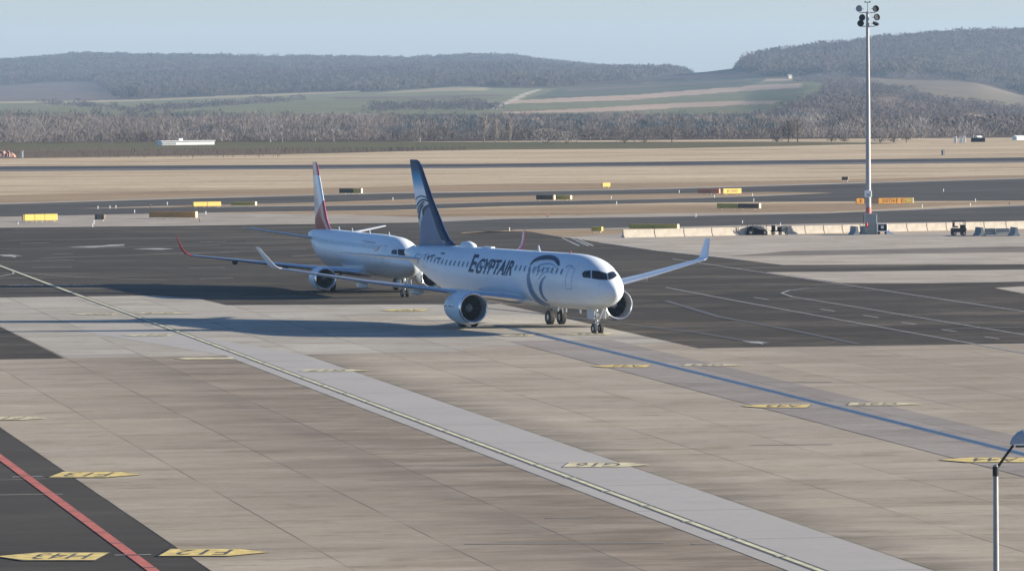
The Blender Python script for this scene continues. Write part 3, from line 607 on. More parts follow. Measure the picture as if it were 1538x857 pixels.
# ---------------------------------------------------------------- far small things on the field
m_white = mat('white_panel', (.78, .78, .76), .5, var=.05); m_grey = mat('grey_painted_steel', (.30, .32, .33), .5, var=.12)
m_conb = mat('barrier_concrete', (.43, .385, .32), .85, var=.12, scale=2, bump=.2); m_conb2 = mat('shade_toned_concrete', (.22, .24, .25), .85, var=.12, scale=2)  # second concrete is a darker copy, shade put into its blue-grey colour
m_rub = mat('black_rubber', (.02, .02, .02), .75, var=.2, scale=4); m_dark = mat('black_painted_metal', (.022, .022, .026), .6, spec=.2); m_metal = mat('galvanised_steel', (.55, .55, .55), .42, .6, .15, 3)
def flat_building(px0, px1, py, h, label):
    a = G(px0, py); b = G(px1, py); L = (b - a).length; c = (a + b) / 2
    root = empty('low_building', (c.x, c.y, 0), R_(22), label=label, cat='building')
    MB().box((0, 0, h / 2), (L, 3.5, h)).build('wall', m_white, root)
    MB().box((0, 0, h + .08), (L + .5, 4.0, .12)).build('roof', m_white, root)
    MB().box((-.1 * L, 0, h + .4), (.9, .9, .48)).build('roof_vent', m_white, root)
    MB().box((-L * .36, -1.77, h * .42), (L * .26, .06, h * .55)).build('door', m_grey, root)
flat_building(243, 315, 217.6, .85, 'long low white shed at the foot of the leafless wood')
for px, py, wd, h, lab in ((1186, 118, 3.4, 2.2, 'tiny pale farmhouse on the hillside left of the light mast'), (1530, 210, 2.2, .7, 'small white shed at the right edge of the far field'), (1470, 209.5, 1.2, .6, 'small white hut on the far field near the dark container')):
    if py > 200: c = G(px, py)
    else:
        X_, z_, y_ = tz_at(np.array([float(px)]), np.array([4700.])); c = Vector((X_[0], 4700, z_[0] + .2))
    root = empty('small_house', c, R_(30), label=lab, cat='house')
    MB().box((0, 0, h / 2), (wd, wd * .8, h)).build('wall', m_white if py > 200 else m_conb, root)
    MB().add([(-wd * .55, -wd * .45, h), (wd * .55, -wd * .45, h), (wd * .55, wd * .45, h), (-wd * .55, wd * .45, h), (-wd * .55, 0, h * 1.4), (wd * .55, 0, h * 1.4)], [(0, 1, 5, 4), (2, 3, 4, 5), (0, 4, 3), (1, 2, 5), (0, 3, 2, 1)]).build('roof', m_white if py > 200 else m_grey, root)
for i, (px, h, lab) in enumerate(((1435, 1.5, 'white marker cabinet with the red cap, leftmost of three on the far field'), (1443, 1.2, 'white marker cabinet in the middle of three on the far field'), (1448.5, 1.4, 'white marker cabinet, rightmost of three on the far field'))):
    root = empty('marker_cabinet', G(px, 214.5), label=lab, cat='cabinet', group='marker cabinets on the far field')
    MB().box((0, 0, h / 2), (.55, .5, h), bev=.05).build('body', m_white, root); MB().box((0, 0, h + .08), (.66, .6, .16)).build('cap', m_red if i == 0 else m_white, root)
root = empty('container', G(1469, 213.8), label='small dark container on the far field at the right', cat='container')
MB().box((0, 0, .55), (3.0, 1.6, .9), bev=.04).build('body', m_dark, root); MB().box((0, 0, 1.04), (3.1, 1.7, .08)).build('lid', m_grey, root)
root = empty('marker_board', G(1416, 233), label='white and dark striped marker board alone on the dry grass', cat='marker')
MB().box((-.12, 0, .5), (.24, .1, 1)).build('dark_panel', m_dark, root); MB().box((.2, 0, .55), (.38, .1, 1.1)).build('pale_panel', m_white, root)
root = empty('white_post', G(33, 237), label='stout white post on the vineyard edge at the far left', cat='post')
MB().box((0, 0, .65), (.42, .3, 1.3), bev=.04).build('post', m_white, root); MB().box((0, 0, 1.34), (.5, .38, .08)).build('cap', m_white, root)
# vineyard posts: rows and rows, nobody could count them
mb = MB(); rr_ = random.Random(4)
for i in range(620):
    px = rr_.uniform(-120, 700); py = rr_.uniform(226, 237.5) if px < 420 else rr_.uniform(225, 232 - (px - 420) * .022)
    p = G(px, py); mb.box((p.x, p.y, .35), (.07, .07, .75))
tag(mb.build('vineyard_posts', mat('weathered_wood', (.22, .18, .14), .9)), 'many short weathered vineyard posts along the far field', 'posts', kind='stuff')
p = G(7, 236); bmh = bmesh.new(); bmesh.ops.create_grid(bmh, x_segments=20, y_segments=8, size=1); rh = random.Random(9)
for v in bmh.verts: v.co = Vector((p.x + v.co.x * 2.2, p.y + v.co.y * 2, max(0, (1 - v.co.x ** 2) * (1 - v.co.y ** 2)) * 1.0 + (rh.random() * .45 if abs(v.co.x) < .95 and abs(v.co.y) < .95 else 0)))
mb = MB(); mb.bm(bmh)
tag(mb.build('rubble_heap', mat('reddish_rubble', (.34, .20, .16), .9, var=.3)), 'reddish heap of rubble on the vineyard edge at the left border', 'rubble')

# ---------------------------------------------------------------- airfield guidance signs
m_sy = mat('yellow_sign_face', (.80, .56, .14), .55, var=.05); m_so = mat('orange_sign_face', (.80, .36, .05), .55, var=.05); m_sb = mat('brown_sign_back', (.62, .28, .07), .6, var=.1)
m_sd = mat('dark_sign_face', (.10, .07, .04), .6, var=.1); m_sol = mat('olive_sign_back', (.52, .39, .08), .6, var=.1); m_cap = mat('sunlit_end_cap', (.80, .66, .38), .5, var=.05); m_rb = mat('red_brown_sign_face', (.60, .22, .12), .6)
def sign(px0, px1, py, hpx, panels, caps, yaw, label, text=None, name='guidance_sign'):
    a = G(px0, py); b = G(px1, py); sc = FPX / a.y; L = (px1 - px0) / sc / math.cos(yaw); h = hpx / sc; c = (a + b) / 2
    root = empty(name, (c.x, c.y, 0), yaw, label=label, cat='airfield sign')
    x = -L / 2; tot = sum(p[0] for p in panels); th = .42; z0 = .16
    for fr, m in panels:
        w_ = L * fr / tot
        o = MB().box((x + w_ / 2, 0, z0 + (h - z0) / 2), (w_ - .04, th, h - z0), bev=.03).build('panel', m, root)
        for q in (.2, .8): MB().tube((x + w_ * q, 0, 0), (x + w_ * q, 0, z0 + .03), .05, n=8).build('leg', m_metal, root)
        x += w_
    if 'r' in caps: MB().box((L / 2 + .11, 0, z0 + (h - z0) / 2), (.2, th * 1.05, h - z0 + .02), bev=.03).build('end_cap', m_cap, root)  # pale right cap: sun on that end put into its colour
    if 'l' in caps: MB().box((-L / 2 - .1, 0, z0 + (h - z0) / 2), (.18, th * .9, h - z0 - .04), bev=.05).build('end_cap', m_sol, root)  # olive left cap: shade on that end put into its colour
    if text:
        for (u, s, wd_, hh) in text:
            V, Fc = text_mesh(s); wx = max(v.x for v in V) - min(v.x for v in V); wy = max(v.y for v in V) - min(v.y for v in V)
            mesh_obj('lettering', [(u * L + v.x * wd_ * L / wx, -th / 2 - .006, z0 + (h - z0) / 2 + v.y * h * hh / wy) for v in V], Fc, m_blk, root)
    return root
YR, YL = R_(24), R_(-26)
sign(37, 85, 333, 11.5, [(1, m_sy), (1, m_sy), (1.3, m_sy)], 'l', YR, 'plump yellow sign of three sunlit panels with a dark left end, nearest the left border')
sign(143, 158, 331.5, 9.5, [(1, m_sd)], '', YL, 'small black sign with pale characters standing alone right of the plump yellow sign')
for u, s in ((0, '82'),):
    r_ = [o for o in COL.objects if o.name.startswith('guidance_sign') and 'small black' in o.get('label', '')][0]
    V, Fc = text_mesh('82'); mesh_obj('lettering', [(v.x * .6, -.218, .42 + v.y * .5) for v in V], Fc, mat('dull_white_lettering', (.3, .3, .28), .6), r_)
sign(224, 294, 328.5, 11, [(1, m_sb), (1.15, m_sb)], 'r', YL, 'long orange-brown backed sign of two panels with a bright right end cap')
sign(290, 331, 311.5, 8.5, [(1, m_sy), (1, m_sy)], '', YR, 'yellow sign of two sunlit panels on the infield, left of the olive sign')
sign(347, 383, 310, 7, [(1, m_sol)], 'r', YL, 'olive backed sign with a yellow end cap right behind the two-panel yellow sign')
sign(510, 542, 291.5, 8.5, [(1, m_sd), (1, m_sd), (1, m_sol)], 'r', YL, 'dark striped sign with a white end cap between the two tail fins')
sign(806, 831, 301.5, 8.5, [(1, m_sd)], 'r', YL, 'dark brown sign on the infield just left of a short olive sign')
sign(834, 856, 301, 7.5, [(1, m_sol)], 'r', YL, 'short olive sign with a pale end cap directly right of the dark brown sign')
sign(904, 916, 282, 7.5, [(1, m_sy)], '', YR, 'single small bright yellow sign on the dry grass beyond the taxiway')
sign(1049, 1081, 292, 8.5, [(1, m_rb), (1, m_rb)], '', YL, 'red-brown sign standing left against the bright yellow one')
sign(1085, 1113, 292.5, 9.5, [(1, m_sy)], '', YR, 'bright yellow sign with a dark inscription right of the red-brown sign', [(0, 'E:00', .55, .45)])
sign(1078, 1139, 314.5, 9, [(1, m_sol), (.95, m_sd)], 'r', YL, 'long dark sign of an olive and a black panel with a white end cap')
sign(1265, 1274.5, 272, 6.5, [(1, m_sd)], '', YL, 'smallest dark sign, on the grass left of the light mast')
sign(889, 905, 349, 8.5, [(1, m_sol)], '', YL, 'short olive sign left of the concrete barrier row')
sign(946, 1016, 345.5, 9, [(1, m_sol), (1, m_sol)], 'r', YL, 'long olive sign with a pale end cap right behind the start of the barrier row')
sign(1285, 1370, 307.5, 10, [(1.2, m_so), (2.1, m_sd), (2.7, m_so), (1.25, m_so), (1.1, m_sol)], 'r', R_(14), 'long orange sign with black lettering partly behind the light mast',
     [(-.43, '.E', .08, .5), (.105, 'EXIT34 P', .27, .55), (.345, 'E-', .09, .5)])

# taxiway edge lights -----------------------------------------------------------
LP = [(27, 337, 'blue'), (139, 341, 'white'), (141, 336, 'white'), (147, 314, 'white'), (165, 313.5, 'white'), (174, 313, 'white'), (226, 311.5, 'red'), (251, 308, 'white'), (202, 320, 'white'), (300, 333, 'red'), (309, 322, 'white'), (590, 301, 'white'), (918, 299, 'white'), (926, 307, 'white'), (1020, 290, 'white'), (1045, 326, 'white'), (1073, 297, 'white'), (1130, 295, 'white'), (1132, 303, 'white'), (1115, 335, 'blue'), (1172, 339, 'blue'), (1385, 312, 'white'), (1457, 310, 'white'), (1465, 303, 'white'), (1417, 288, 'white'), (1516, 307, 'red'), (822, 326, 'red'), (633, 345, 'white'), (765, 347, 'white'), (1160, 347, 'white')]
mc = {'blue': mat('blue_lens', (.05, .12, .5), .3), 'white': m_white, 'red': mat('red_lens', (.5, .08, .06), .3)}
first = {}
names = ['beside', 'near']
for i, (px, py, c) in enumerate(LP):
    loc = G(px, py)
    if c not in first:
        r_ = empty('edge_light', loc); MB().lathe([(0, .10), (.04, .10), (.05, .05), (.36, .05), (.37, .08)], 'z', n=10).build('stem', m_white if c != 'red' else m_dark, r_, True)
        MB().lathe([(.37, .09), (.45, .09), (.52, .05), (.54, .001)], 'z', n=10).build('lens', mc[c], r_, True); first[c] = r_
    else:
        r_ = first[c].copy(); COL.objects.link(r_); r_.location = loc
        for ch in first[c].children: q = ch.copy(); COL.objects.link(q); q.parent = r_
    r_.scale = (.75, .75, .75); tag(r_, 'short %s edge light standing on the verge of a taxiway' % c, 'edge light', '%s edge lights along the taxiways' % c)

# ---------------------------------------------------------------- concrete barriers
def barrier_mb(L, h=.95):
    pr = [(-.36, 0), (.36, 0), (.36, .09), (.17, .34), (.10, h), (-.10, h), (-.17, .34), (-.36, .09)]
    return MB().loft([[(x, y, z * h / .95) for y, z in pr] for x in (-L / 2, -L / 2 + .001, L / 2 - .001, L / 2)])
jx = [935, 982, 1026, 1068, 1108, 1146, 1180, 1208, 1236, 1264, 1291, 1330, 1361, 1391, 1420, 1449, 1477, 1510, 1540, 1570]
jy = lambda x: 357.0 - (x - 935) * .0222
for i in range(len(jx) - 1):
    a = G(jx[i], jy(jx[i])); b = G(jx[i + 1], jy(jx[i + 1])); L = (b - a).length
    o = barrier_mb(L - .10, .90).build('concrete_barrier', m_conb); c = (a + b) / 2; o.location = (c.x, c.y, 0); o.rotation_euler = (0, 0, math.atan2(b.y - a.y, b.x - a.x))
    nth = ['first', 'second', 'third', 'fourth', 'fifth', 'sixth', 'seventh', 'eighth', 'ninth', 'tenth'][min(i, len(jx) - 2 - i)]
    side = 'left' if i <= len(jx) - 2 - i else 'right'
    tag(o, 'cream concrete barrier, %s from the %s end of the long row' % (nth, side), 'barrier', 'cream barriers in the long row')
for px0, px1, py, yaw, lab in ((1274, 1292, 352.5, R_(100), 'shade-toned blue-grey barrier seen end-on just left of the mast cabinet'), (1293, 1300, 352, R_(103), 'shade-toned blue-grey barrier wedged between the end-on one and the mast cabinet'),
                               (1463, 1479, 354, R_(100), 'shade-toned blue-grey barrier seen end-on left of the low run at the right'), (1516, 1530, 354, R_(98), 'shade-toned blue-grey barrier seen end-on at the right end of the low run')):
    c = G((px0 + px1) / 2, py); o = barrier_mb(2.6 if px1 - px0 > 10 else 1.2, .92).build('concrete_barrier', m_conb2); o.location = c; o.rotation_euler = (0, 0, yaw); tag(o, lab, 'barrier', 'blue-grey barriers')
for px0, px1, lab in ((1479, 1495, 'grey-green low barrier, left half of the low run between the end-on ones'), (1496, 1516, 'grey-green low barrier, right half of the low run between the end-on ones')):
    a = G(px0, 352.5); b = G(px1, 352.5); o = barrier_mb((b - a).length, .8).build('concrete_barrier', mat('grey_green_concrete', (.30, .30, .27), .85)); o.location = (a + b) / 2; tag(o, lab, 'barrier', 'grey-green low barriers')

# ---------------------------------------------------------------- light mast
mb_ = G(1304.6, 350.5); S = FPX / mb_.y; zz = lambda py: (350.5 - py) / S
root = empty('floodlight_mast', mb_, label='tall steel floodlight mast with six round lamps behind the apron', cat='light mast')
MB().lathe([(0, .42), (.06, .42), (.06, .30), (zz(290), .27), (zz(150), .23), (zz(40), .17), (zz(18), .15), (zz(17.5), 0)], 'z', n=24).build('mast', mat('weathered_mast_steel', (.30, .30, .31), .5, .1, .12, .8), root, True)
MB().tube((0, 0, zz(18)), (0, 0, zz(4)), .03, n=6).build('aerial', m_dark, root)
a_ = MB(); a_.tube((-.28, 0, zz(4)), (.28, 0, zz(4)), .04, n=6); a_.box((-.25, 0, zz(3.4)), (.12, .12, .16)); a_.box((.25, 0, zz(3.4)), (.12, .12, .16)); a_.build('warning_lights', m_dark, root)
ring = MB()
for py, hw_ in ((19.5, .85), (40, .78)): 
    ring.tube((-hw_, 0, zz(py)), (hw_, 0, zz(py)), .05, n=8); ring.tube((0, -hw_, zz(py)), (0, hw_, zz(py)), .05, n=8)
    n_ = 20; prev = None
    for i in range(n_ + 1):
        p = (hw_ * .62 * math.cos(i * 2 * math.pi / n_), hw_ * .62 * math.sin(i * 2 * math.pi / n_), zz(py))
        if prev: ring.tube(prev, p, .035, n=6)
        prev = p
ring.build('lamp_frame', m_metal, root)
for i, (dx, py, yw, tilt, m) in enumerate(((-12.5, 13.5, -20, 12, m_grey), (12, 13.8, 20, 8, m_dark), (-8, 27, -30, 15, m_dark), (13.5, 26.5, 30, 12, m_dark), (-10.5, 35.5, -10, 5, m_dark), (12, 36, 60, 60, m_dark))):
    r_ = MB(); r_.lathe([(-.20, .10), (-.18, .2), (-.05, .34), (.10, .36), (.12, .33), (.05, .28), (.03, 0)], 'y', n=20)
    o = r_.build('floodlight', m, root, True); o.location = (dx / S, -.25, zz(py)); o.rotation_euler = (R_(tilt), 0, R_(180 + yw))
    b_ = MB().tube((0, 0, 0), (-dx / S * .5, .25, .0), .035, n=6).build('bracket', m_dark, root); b_.location = (dx / S, -.25, zz(py))
bx = MB().box((-.05, -.42, zz(291)), (.75, .25, .68), bev=.04).build('control_box', m_white, root)
pl_ = MB().box((-.05, -.56, zz(292.5)), (.3, .03, .2)).build('box_plate', m_grey, root)
MB().tube((-.55, 0, 0), (-.55, 0, zz(322)), .025, n=6).build('conduit', m_dark, root)
rb_ = MB().lathe([(zz(322), .31), (zz(311), .29)], 'z', n=24).build('red_band', mat('faded_red_paint', (.42, .12, .10), .6), root, True)
c = G(1308, 352); root = empty('electrical_cabinet', c, label='grey electrical cabinet with a red fire extinguisher holder at the foot of the light mast', cat='cabinet')
MB().box((0, 0, 1.08), (1.25, .8, 2.1), bev=.04).build('body', m_grey, root); MB().box((0, 0, 2.16), (1.33, .9, .08)).build('lid', m_grey, root)
MB().box((.02, -.41, 1.1), (1.1, .03, 1.8)).build('door', mat('grey_green_steel', (.26, .29, .28), .5), root); MB().tube((-.45, -.5, .75), (-.45, -.5, 1.25), .11, n=12).build('extinguisher', mat('red_enamel', (.5, .05, .04), .35), root)
c = G(1325, 352); root = empty('equipment_trolley', c, label='small white framed equipment trolley right of the grey cabinet', cat='trolley')
MB().box((0, 0, .72), (.95, .7, .75), bev=.05).build('body', m_dark, root)
f_ = MB()
for x_ in (-.5, .5):
    for z_ in (.35, 1.12): f_.tube((x_, -.38, z_), (x_, .38, z_), .05, n=6)
    f_.tube((x_, -.38, .35), (x_, -.38, 1.12), .05, n=6)
for z_ in (.35, 1.12): f_.tube((-.5, -.38, z_), (.5, -.38, z_), .06, n=6)
f_.build('frame', m_white, root)
for x_ in (-.38, .38): MB().lathe([(-.06, 0), (-.06, .17), (.06, .17), (.06, 0)], 'y', (x_, -.35, .17), 14).build('wheel', m_rub, root)
MB().box((0, -.36, .78), (.3, .02, .3)).build('gauge_panel', m_white, root)
c = G(1336, 352); o = MB().loft([[(-.35, -.3, 0), (.6, -.3, 0), (.6, .3, 0), (-.35, .3, 0)], [(-.3, -.25, .35), (.1, -.25, .3), (.1, .25, .3), (-.3, .25, .35)], [(-.25, -.2, .5), (-.1, -.2, .5), (-.1, .2, .5), (-.25, .2, .5)]]).build('wheel_chock', m_white); o.location = c; tag(o, 'white wedge shaped chock on the concrete beside the trolley', 'chock')

# dark baggage tractor ----------------------------------------------------------
def wheelset(root, pts, r, wd):
    for x_, y_ in pts:
        w_ = MB().lathe([(-wd / 2, 0), (-wd / 2, r * .9), (-wd / 2 + .03, r), (wd / 2 - .03, r), (wd / 2, r * .9), (wd / 2, 0)], 'y', (0, 0, 0), 18).build('wheel', m_rub, root, True); w_.location = (x_, y_, r)
        h_ = MB().lathe([(-wd / 2 - .01, 0), (-wd / 2 - .01, r * .45), (wd / 2 + .01, r * .45), (wd / 2 + .01, 0)], 'y', n=12).build('hub', m_metal, w_)
c = G(1439.5, 353.5); root = empty('baggage_tractor', c, R_(8), label='small dark open tractor with a flat roof parked in front of the cream barriers', cat='tractor')
MB().box((0, 0, .55), (1.5, .95, .42), bev=.06).build('chassis', m_dark, root); MB().box((.48, 0, .9), (.5, .85, .4), bev=.08).build('bonnet', m_dark, root)
MB().box((-.3, 0, .92), (.45, .7, .14), bev=.04).build('seat', m_rub, root); MB().box((-.5, 0, 1.15), (.1, .7, .4), bev=.03).build('backrest', m_rub, root)
MB().box((.05, 0, 1.52), (1.25, .95, .07), bev=.02).build('roof', m_dark, root)
for x_, y_ in ((-.52, -.42), (-.52, .42), (.6, -.42), (.6, .42)): MB().tube((x_, y_, .7), (x_, y_, 1.5), .035, n=6).build('roof_post', m_dark, root)
MB().tube((.25, 0, 1.0), (.1, 0, 1.25), .03, n=6).build('steering_column', m_dark, root); wheelset(root, ((-.5, -.42), (-.5, .42), (.5, -.42), (.5, .42)), .22, .18)

# black towing equipment heap in front of the barriers ---------------------------
c = G(1138, 352.8); S2 = FPX / c.y
root = empty('folded_tarpaulin', G(1097, 352.6), label='flat heap of black tarpaulin on the ground left of the aircraft towing frame', cat='tarpaulin')
m_tarp = mat('black_tarpaulin', (.012, .013, .016), .8, var=.3, scale=3, bump=.5, spec=.1)
t = bmesh.new(); bmesh.ops.create_grid(t, x_segments=26, y_segments=10, size=1); rn = random.Random(3)
for v in t.verts:
    x_, y_ = v.co.x, v.co.y; e = max(0, 1 - x_ * x_ * .9) * max(0, 1 - y_ * y_); v.co = Vector((x_ * 1.6, y_ * .6, 1.05 * (e ** .7) * (.45 + .55 * (x_ + 1) / 2) + (rn.random() * .09 if e > .05 else 0)))
q_ = MB(); q_.bm(t); q_.build('sheet', m_tarp, root)
root = empty('towing_frame', c, label='low black aircraft towing frame with covers and pipes in front of the cream barriers', cat='towing frame')
b_ = bmesh.new(); bmesh.ops.create_grid(b_, x_segments=20, y_segments=8, size=1)
for v in b_.verts:
    x_, y_ = v.co.x, v.co.y; v.co = Vector((x_ * 1.15 - .1, y_ * .55, (.95 - .28 * max(0, x_)) * (1 - abs(x_) ** 6) * (1 - abs(y_) ** 6) + rn.random() * .05))
q_ = MB(); q_.bm(b_); q_.build('cover', m_tarp, root)
for k_ in range(4): MB().tube((-.7 + k_ * .32, -.62, 1.0), (.3 + k_ * .3, -.66, .62 - .03 * k_), .035, n=6).build('rail', m_metal, root)
for x_ in (-1.1, -.55, .3, .9): MB().tube((x_, -.5, .0), (x_, -.5, 1.12), .03, n=6).build('stake', m_dark, root)
wheelset(root, ((-.75, -.55), (.75, -.55)), .28, .2)
root = empty('tow_bar_trolley', G(1168, 352.6), label='black tow bar trolley with thin wheels right of the towing frame', cat='trolley')
MB().box((-.1, 0, .42), (1.3, .5, .16), bev=.03).build('deck', m_dark, root); MB().box((-.45, 0, .75), (.42, .4, .5), bev=.06).build('pump_box', m_dark, root); MB().box((.2, 0, .68), (.5, .4, .36), bev=.06).build('tool_box', m_dark, root)
MB().tube((.5, 0, .5), (1.15, 0, .62), .05, n=8).build('tow_bar', m_dark, root); MB().tube((-.2, -.24, .1), (-.2, -.24, 1.1), .025, n=6).build('upright', m_metal, root); wheelset(root, ((-.5, -.3), (.25, -.3), (.95, 0)), .2, .12)

# ---------------------------------------------------------------- lamp post in the near right corner
dl = 184.0; top = D(1495.5, 697, dl); k2 = FPX / dl
root = empty('street_lamp', (top.x, top.y, 0), label='grey street lamp with an angled arm in the near right corner', cat='street lamp')
m_pole = mat('dull_grey_pole', (.26, .27, .28), .45, .3, .1, 3)
MB().lathe([(0, .14), (.9, .14), (.92, .095), (top.z * .6, .085), (top.z - .02, .075), (top.z, .0)], 'z', n=24).build('pole', m_pole, root, True)
hd = D(1522, 668, dl) - Vector((top.x, top.y, 0))
MB().tube((0, 0, top.z - .16), hd, .045, .04, 12).build('arm', m_dark, root, True)
MB().tube((0, 0, top.z - .35), (0, 0, top.z - .06), .095, .095, 16).build('collar', m_dark, root)
h_ = MB(); sec = []
for u, r1, r2, dz in ((-.10, .07, .08, .0), (-.02, .15, .22, .01), (.12, .19, .34, .03), (.3, .22, .42, .03), (.6, .2, .38, .02), (.8, .1, .2, .0)):
    sec.append([(hd.x + u, hd.y + math.cos(i * math.pi / 8) * r1, hd.z + .02 + dz + max(-.02, math.sin(i * math.pi / 8)) * r2) for i in range(16)])
h_.loft(sec).build('lamp_head', mat('lamp_head_grey', (.36, .39, .42), .6, 0, .1), root, True)
MB().box((hd.x + .36, hd.y, hd.z - .03), (.6, .3, .07), bev=.02).build('lamp_glass', mat('dark_lens_glass', (.06, .07, .08), .15), root)

# ---------------------------------------------------------------- airliners
from mathutils.bvhtree import BVHTree
m_navy = mat('navy_livery', (.012, .03, .075), .45, spec=.2, var=.03); m_slate = mat('slate_blue_livery', (.075, .15, .27), .4, spec=.3, var=.06, scale=.4)
m_lblue = mat('sky_blue_livery', (.16, .29, .45), .4, var=.05); m_pale = mat('pale_livery', (.66, .70, .74), .3, var=.03)
m_glass = mat('cockpit_glass', (.012, .014, .018), .08, var=0); m_chrome = mat('polished_lip', (.75, .76, .78), .22, .85, .05); m_wing = mat('wing_grey', (.50, .53, .56), .35, var=.06, scale=.6, coat=.2)
m_fan = mat('fan_blades', (.05, .052, .058), .35, .5, .3, 6); m_inner = mat('intake_lining', (.22, .23, .25), .6); m_ared = mat('airline_red', (.50, .03, .04), .3, coat=.4, var=.04)
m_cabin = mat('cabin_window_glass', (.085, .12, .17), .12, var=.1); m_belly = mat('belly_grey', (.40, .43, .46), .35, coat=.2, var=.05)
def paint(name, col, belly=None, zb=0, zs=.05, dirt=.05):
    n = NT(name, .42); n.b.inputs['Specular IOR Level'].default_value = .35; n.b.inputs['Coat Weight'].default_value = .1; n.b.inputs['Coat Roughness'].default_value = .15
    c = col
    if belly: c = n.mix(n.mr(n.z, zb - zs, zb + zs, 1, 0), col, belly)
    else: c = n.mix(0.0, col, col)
    pan = line_mask(n, n.x, .3, 2.1, .03)
    c = n.mix(n.math('MULTIPLY', pan, .25), c, (.25, .27, .3))
    c = n.mix(1.0, c, n.mr(n.noise(.5, 5, 1, 1, .6), .3, .7, 1 - dirt, 1 + dirt * .5), 'MULTIPLY')
    return n.out(c)
def catmull(pts, s):
    a = np.array(pts, float); out = []
    for k_ in range(1, a.shape[1]):
        X_, Y_ = a[:, 0], a[:, k_]; mtan = np.gradient(Y_, X_); 
        i = int(np.clip(np.searchsorted(X_, s) - 1, 0, len(X_) - 2)); h = X_[i + 1] - X_[i]; t = (s - X_[i]) / h
        out.append((2 * t ** 3 - 3 * t ** 2 + 1) * Y_[i] + (t ** 3 - 2 * t ** 2 + t) * h * mtan[i] + (-2 * t ** 3 + 3 * t ** 2) * Y_[i + 1] + (t ** 3 - t ** 2) * h * mtan[i + 1])
    return out
def foil(n=9):
    up = []; lo = []
    for i in range(n + 1):
        u = (1 - math.cos(math.pi * i / n)) / 2
        y = 5 * (.2969 * math.sqrt(u) - .126 * u - .3516 * u * u + .2843 * u ** 3 - .1036 * u ** 4)
        up.append((u, y)); lo.append((u, -y * .75))
    return up + lo[-2:0:-1]
FOIL = foil()
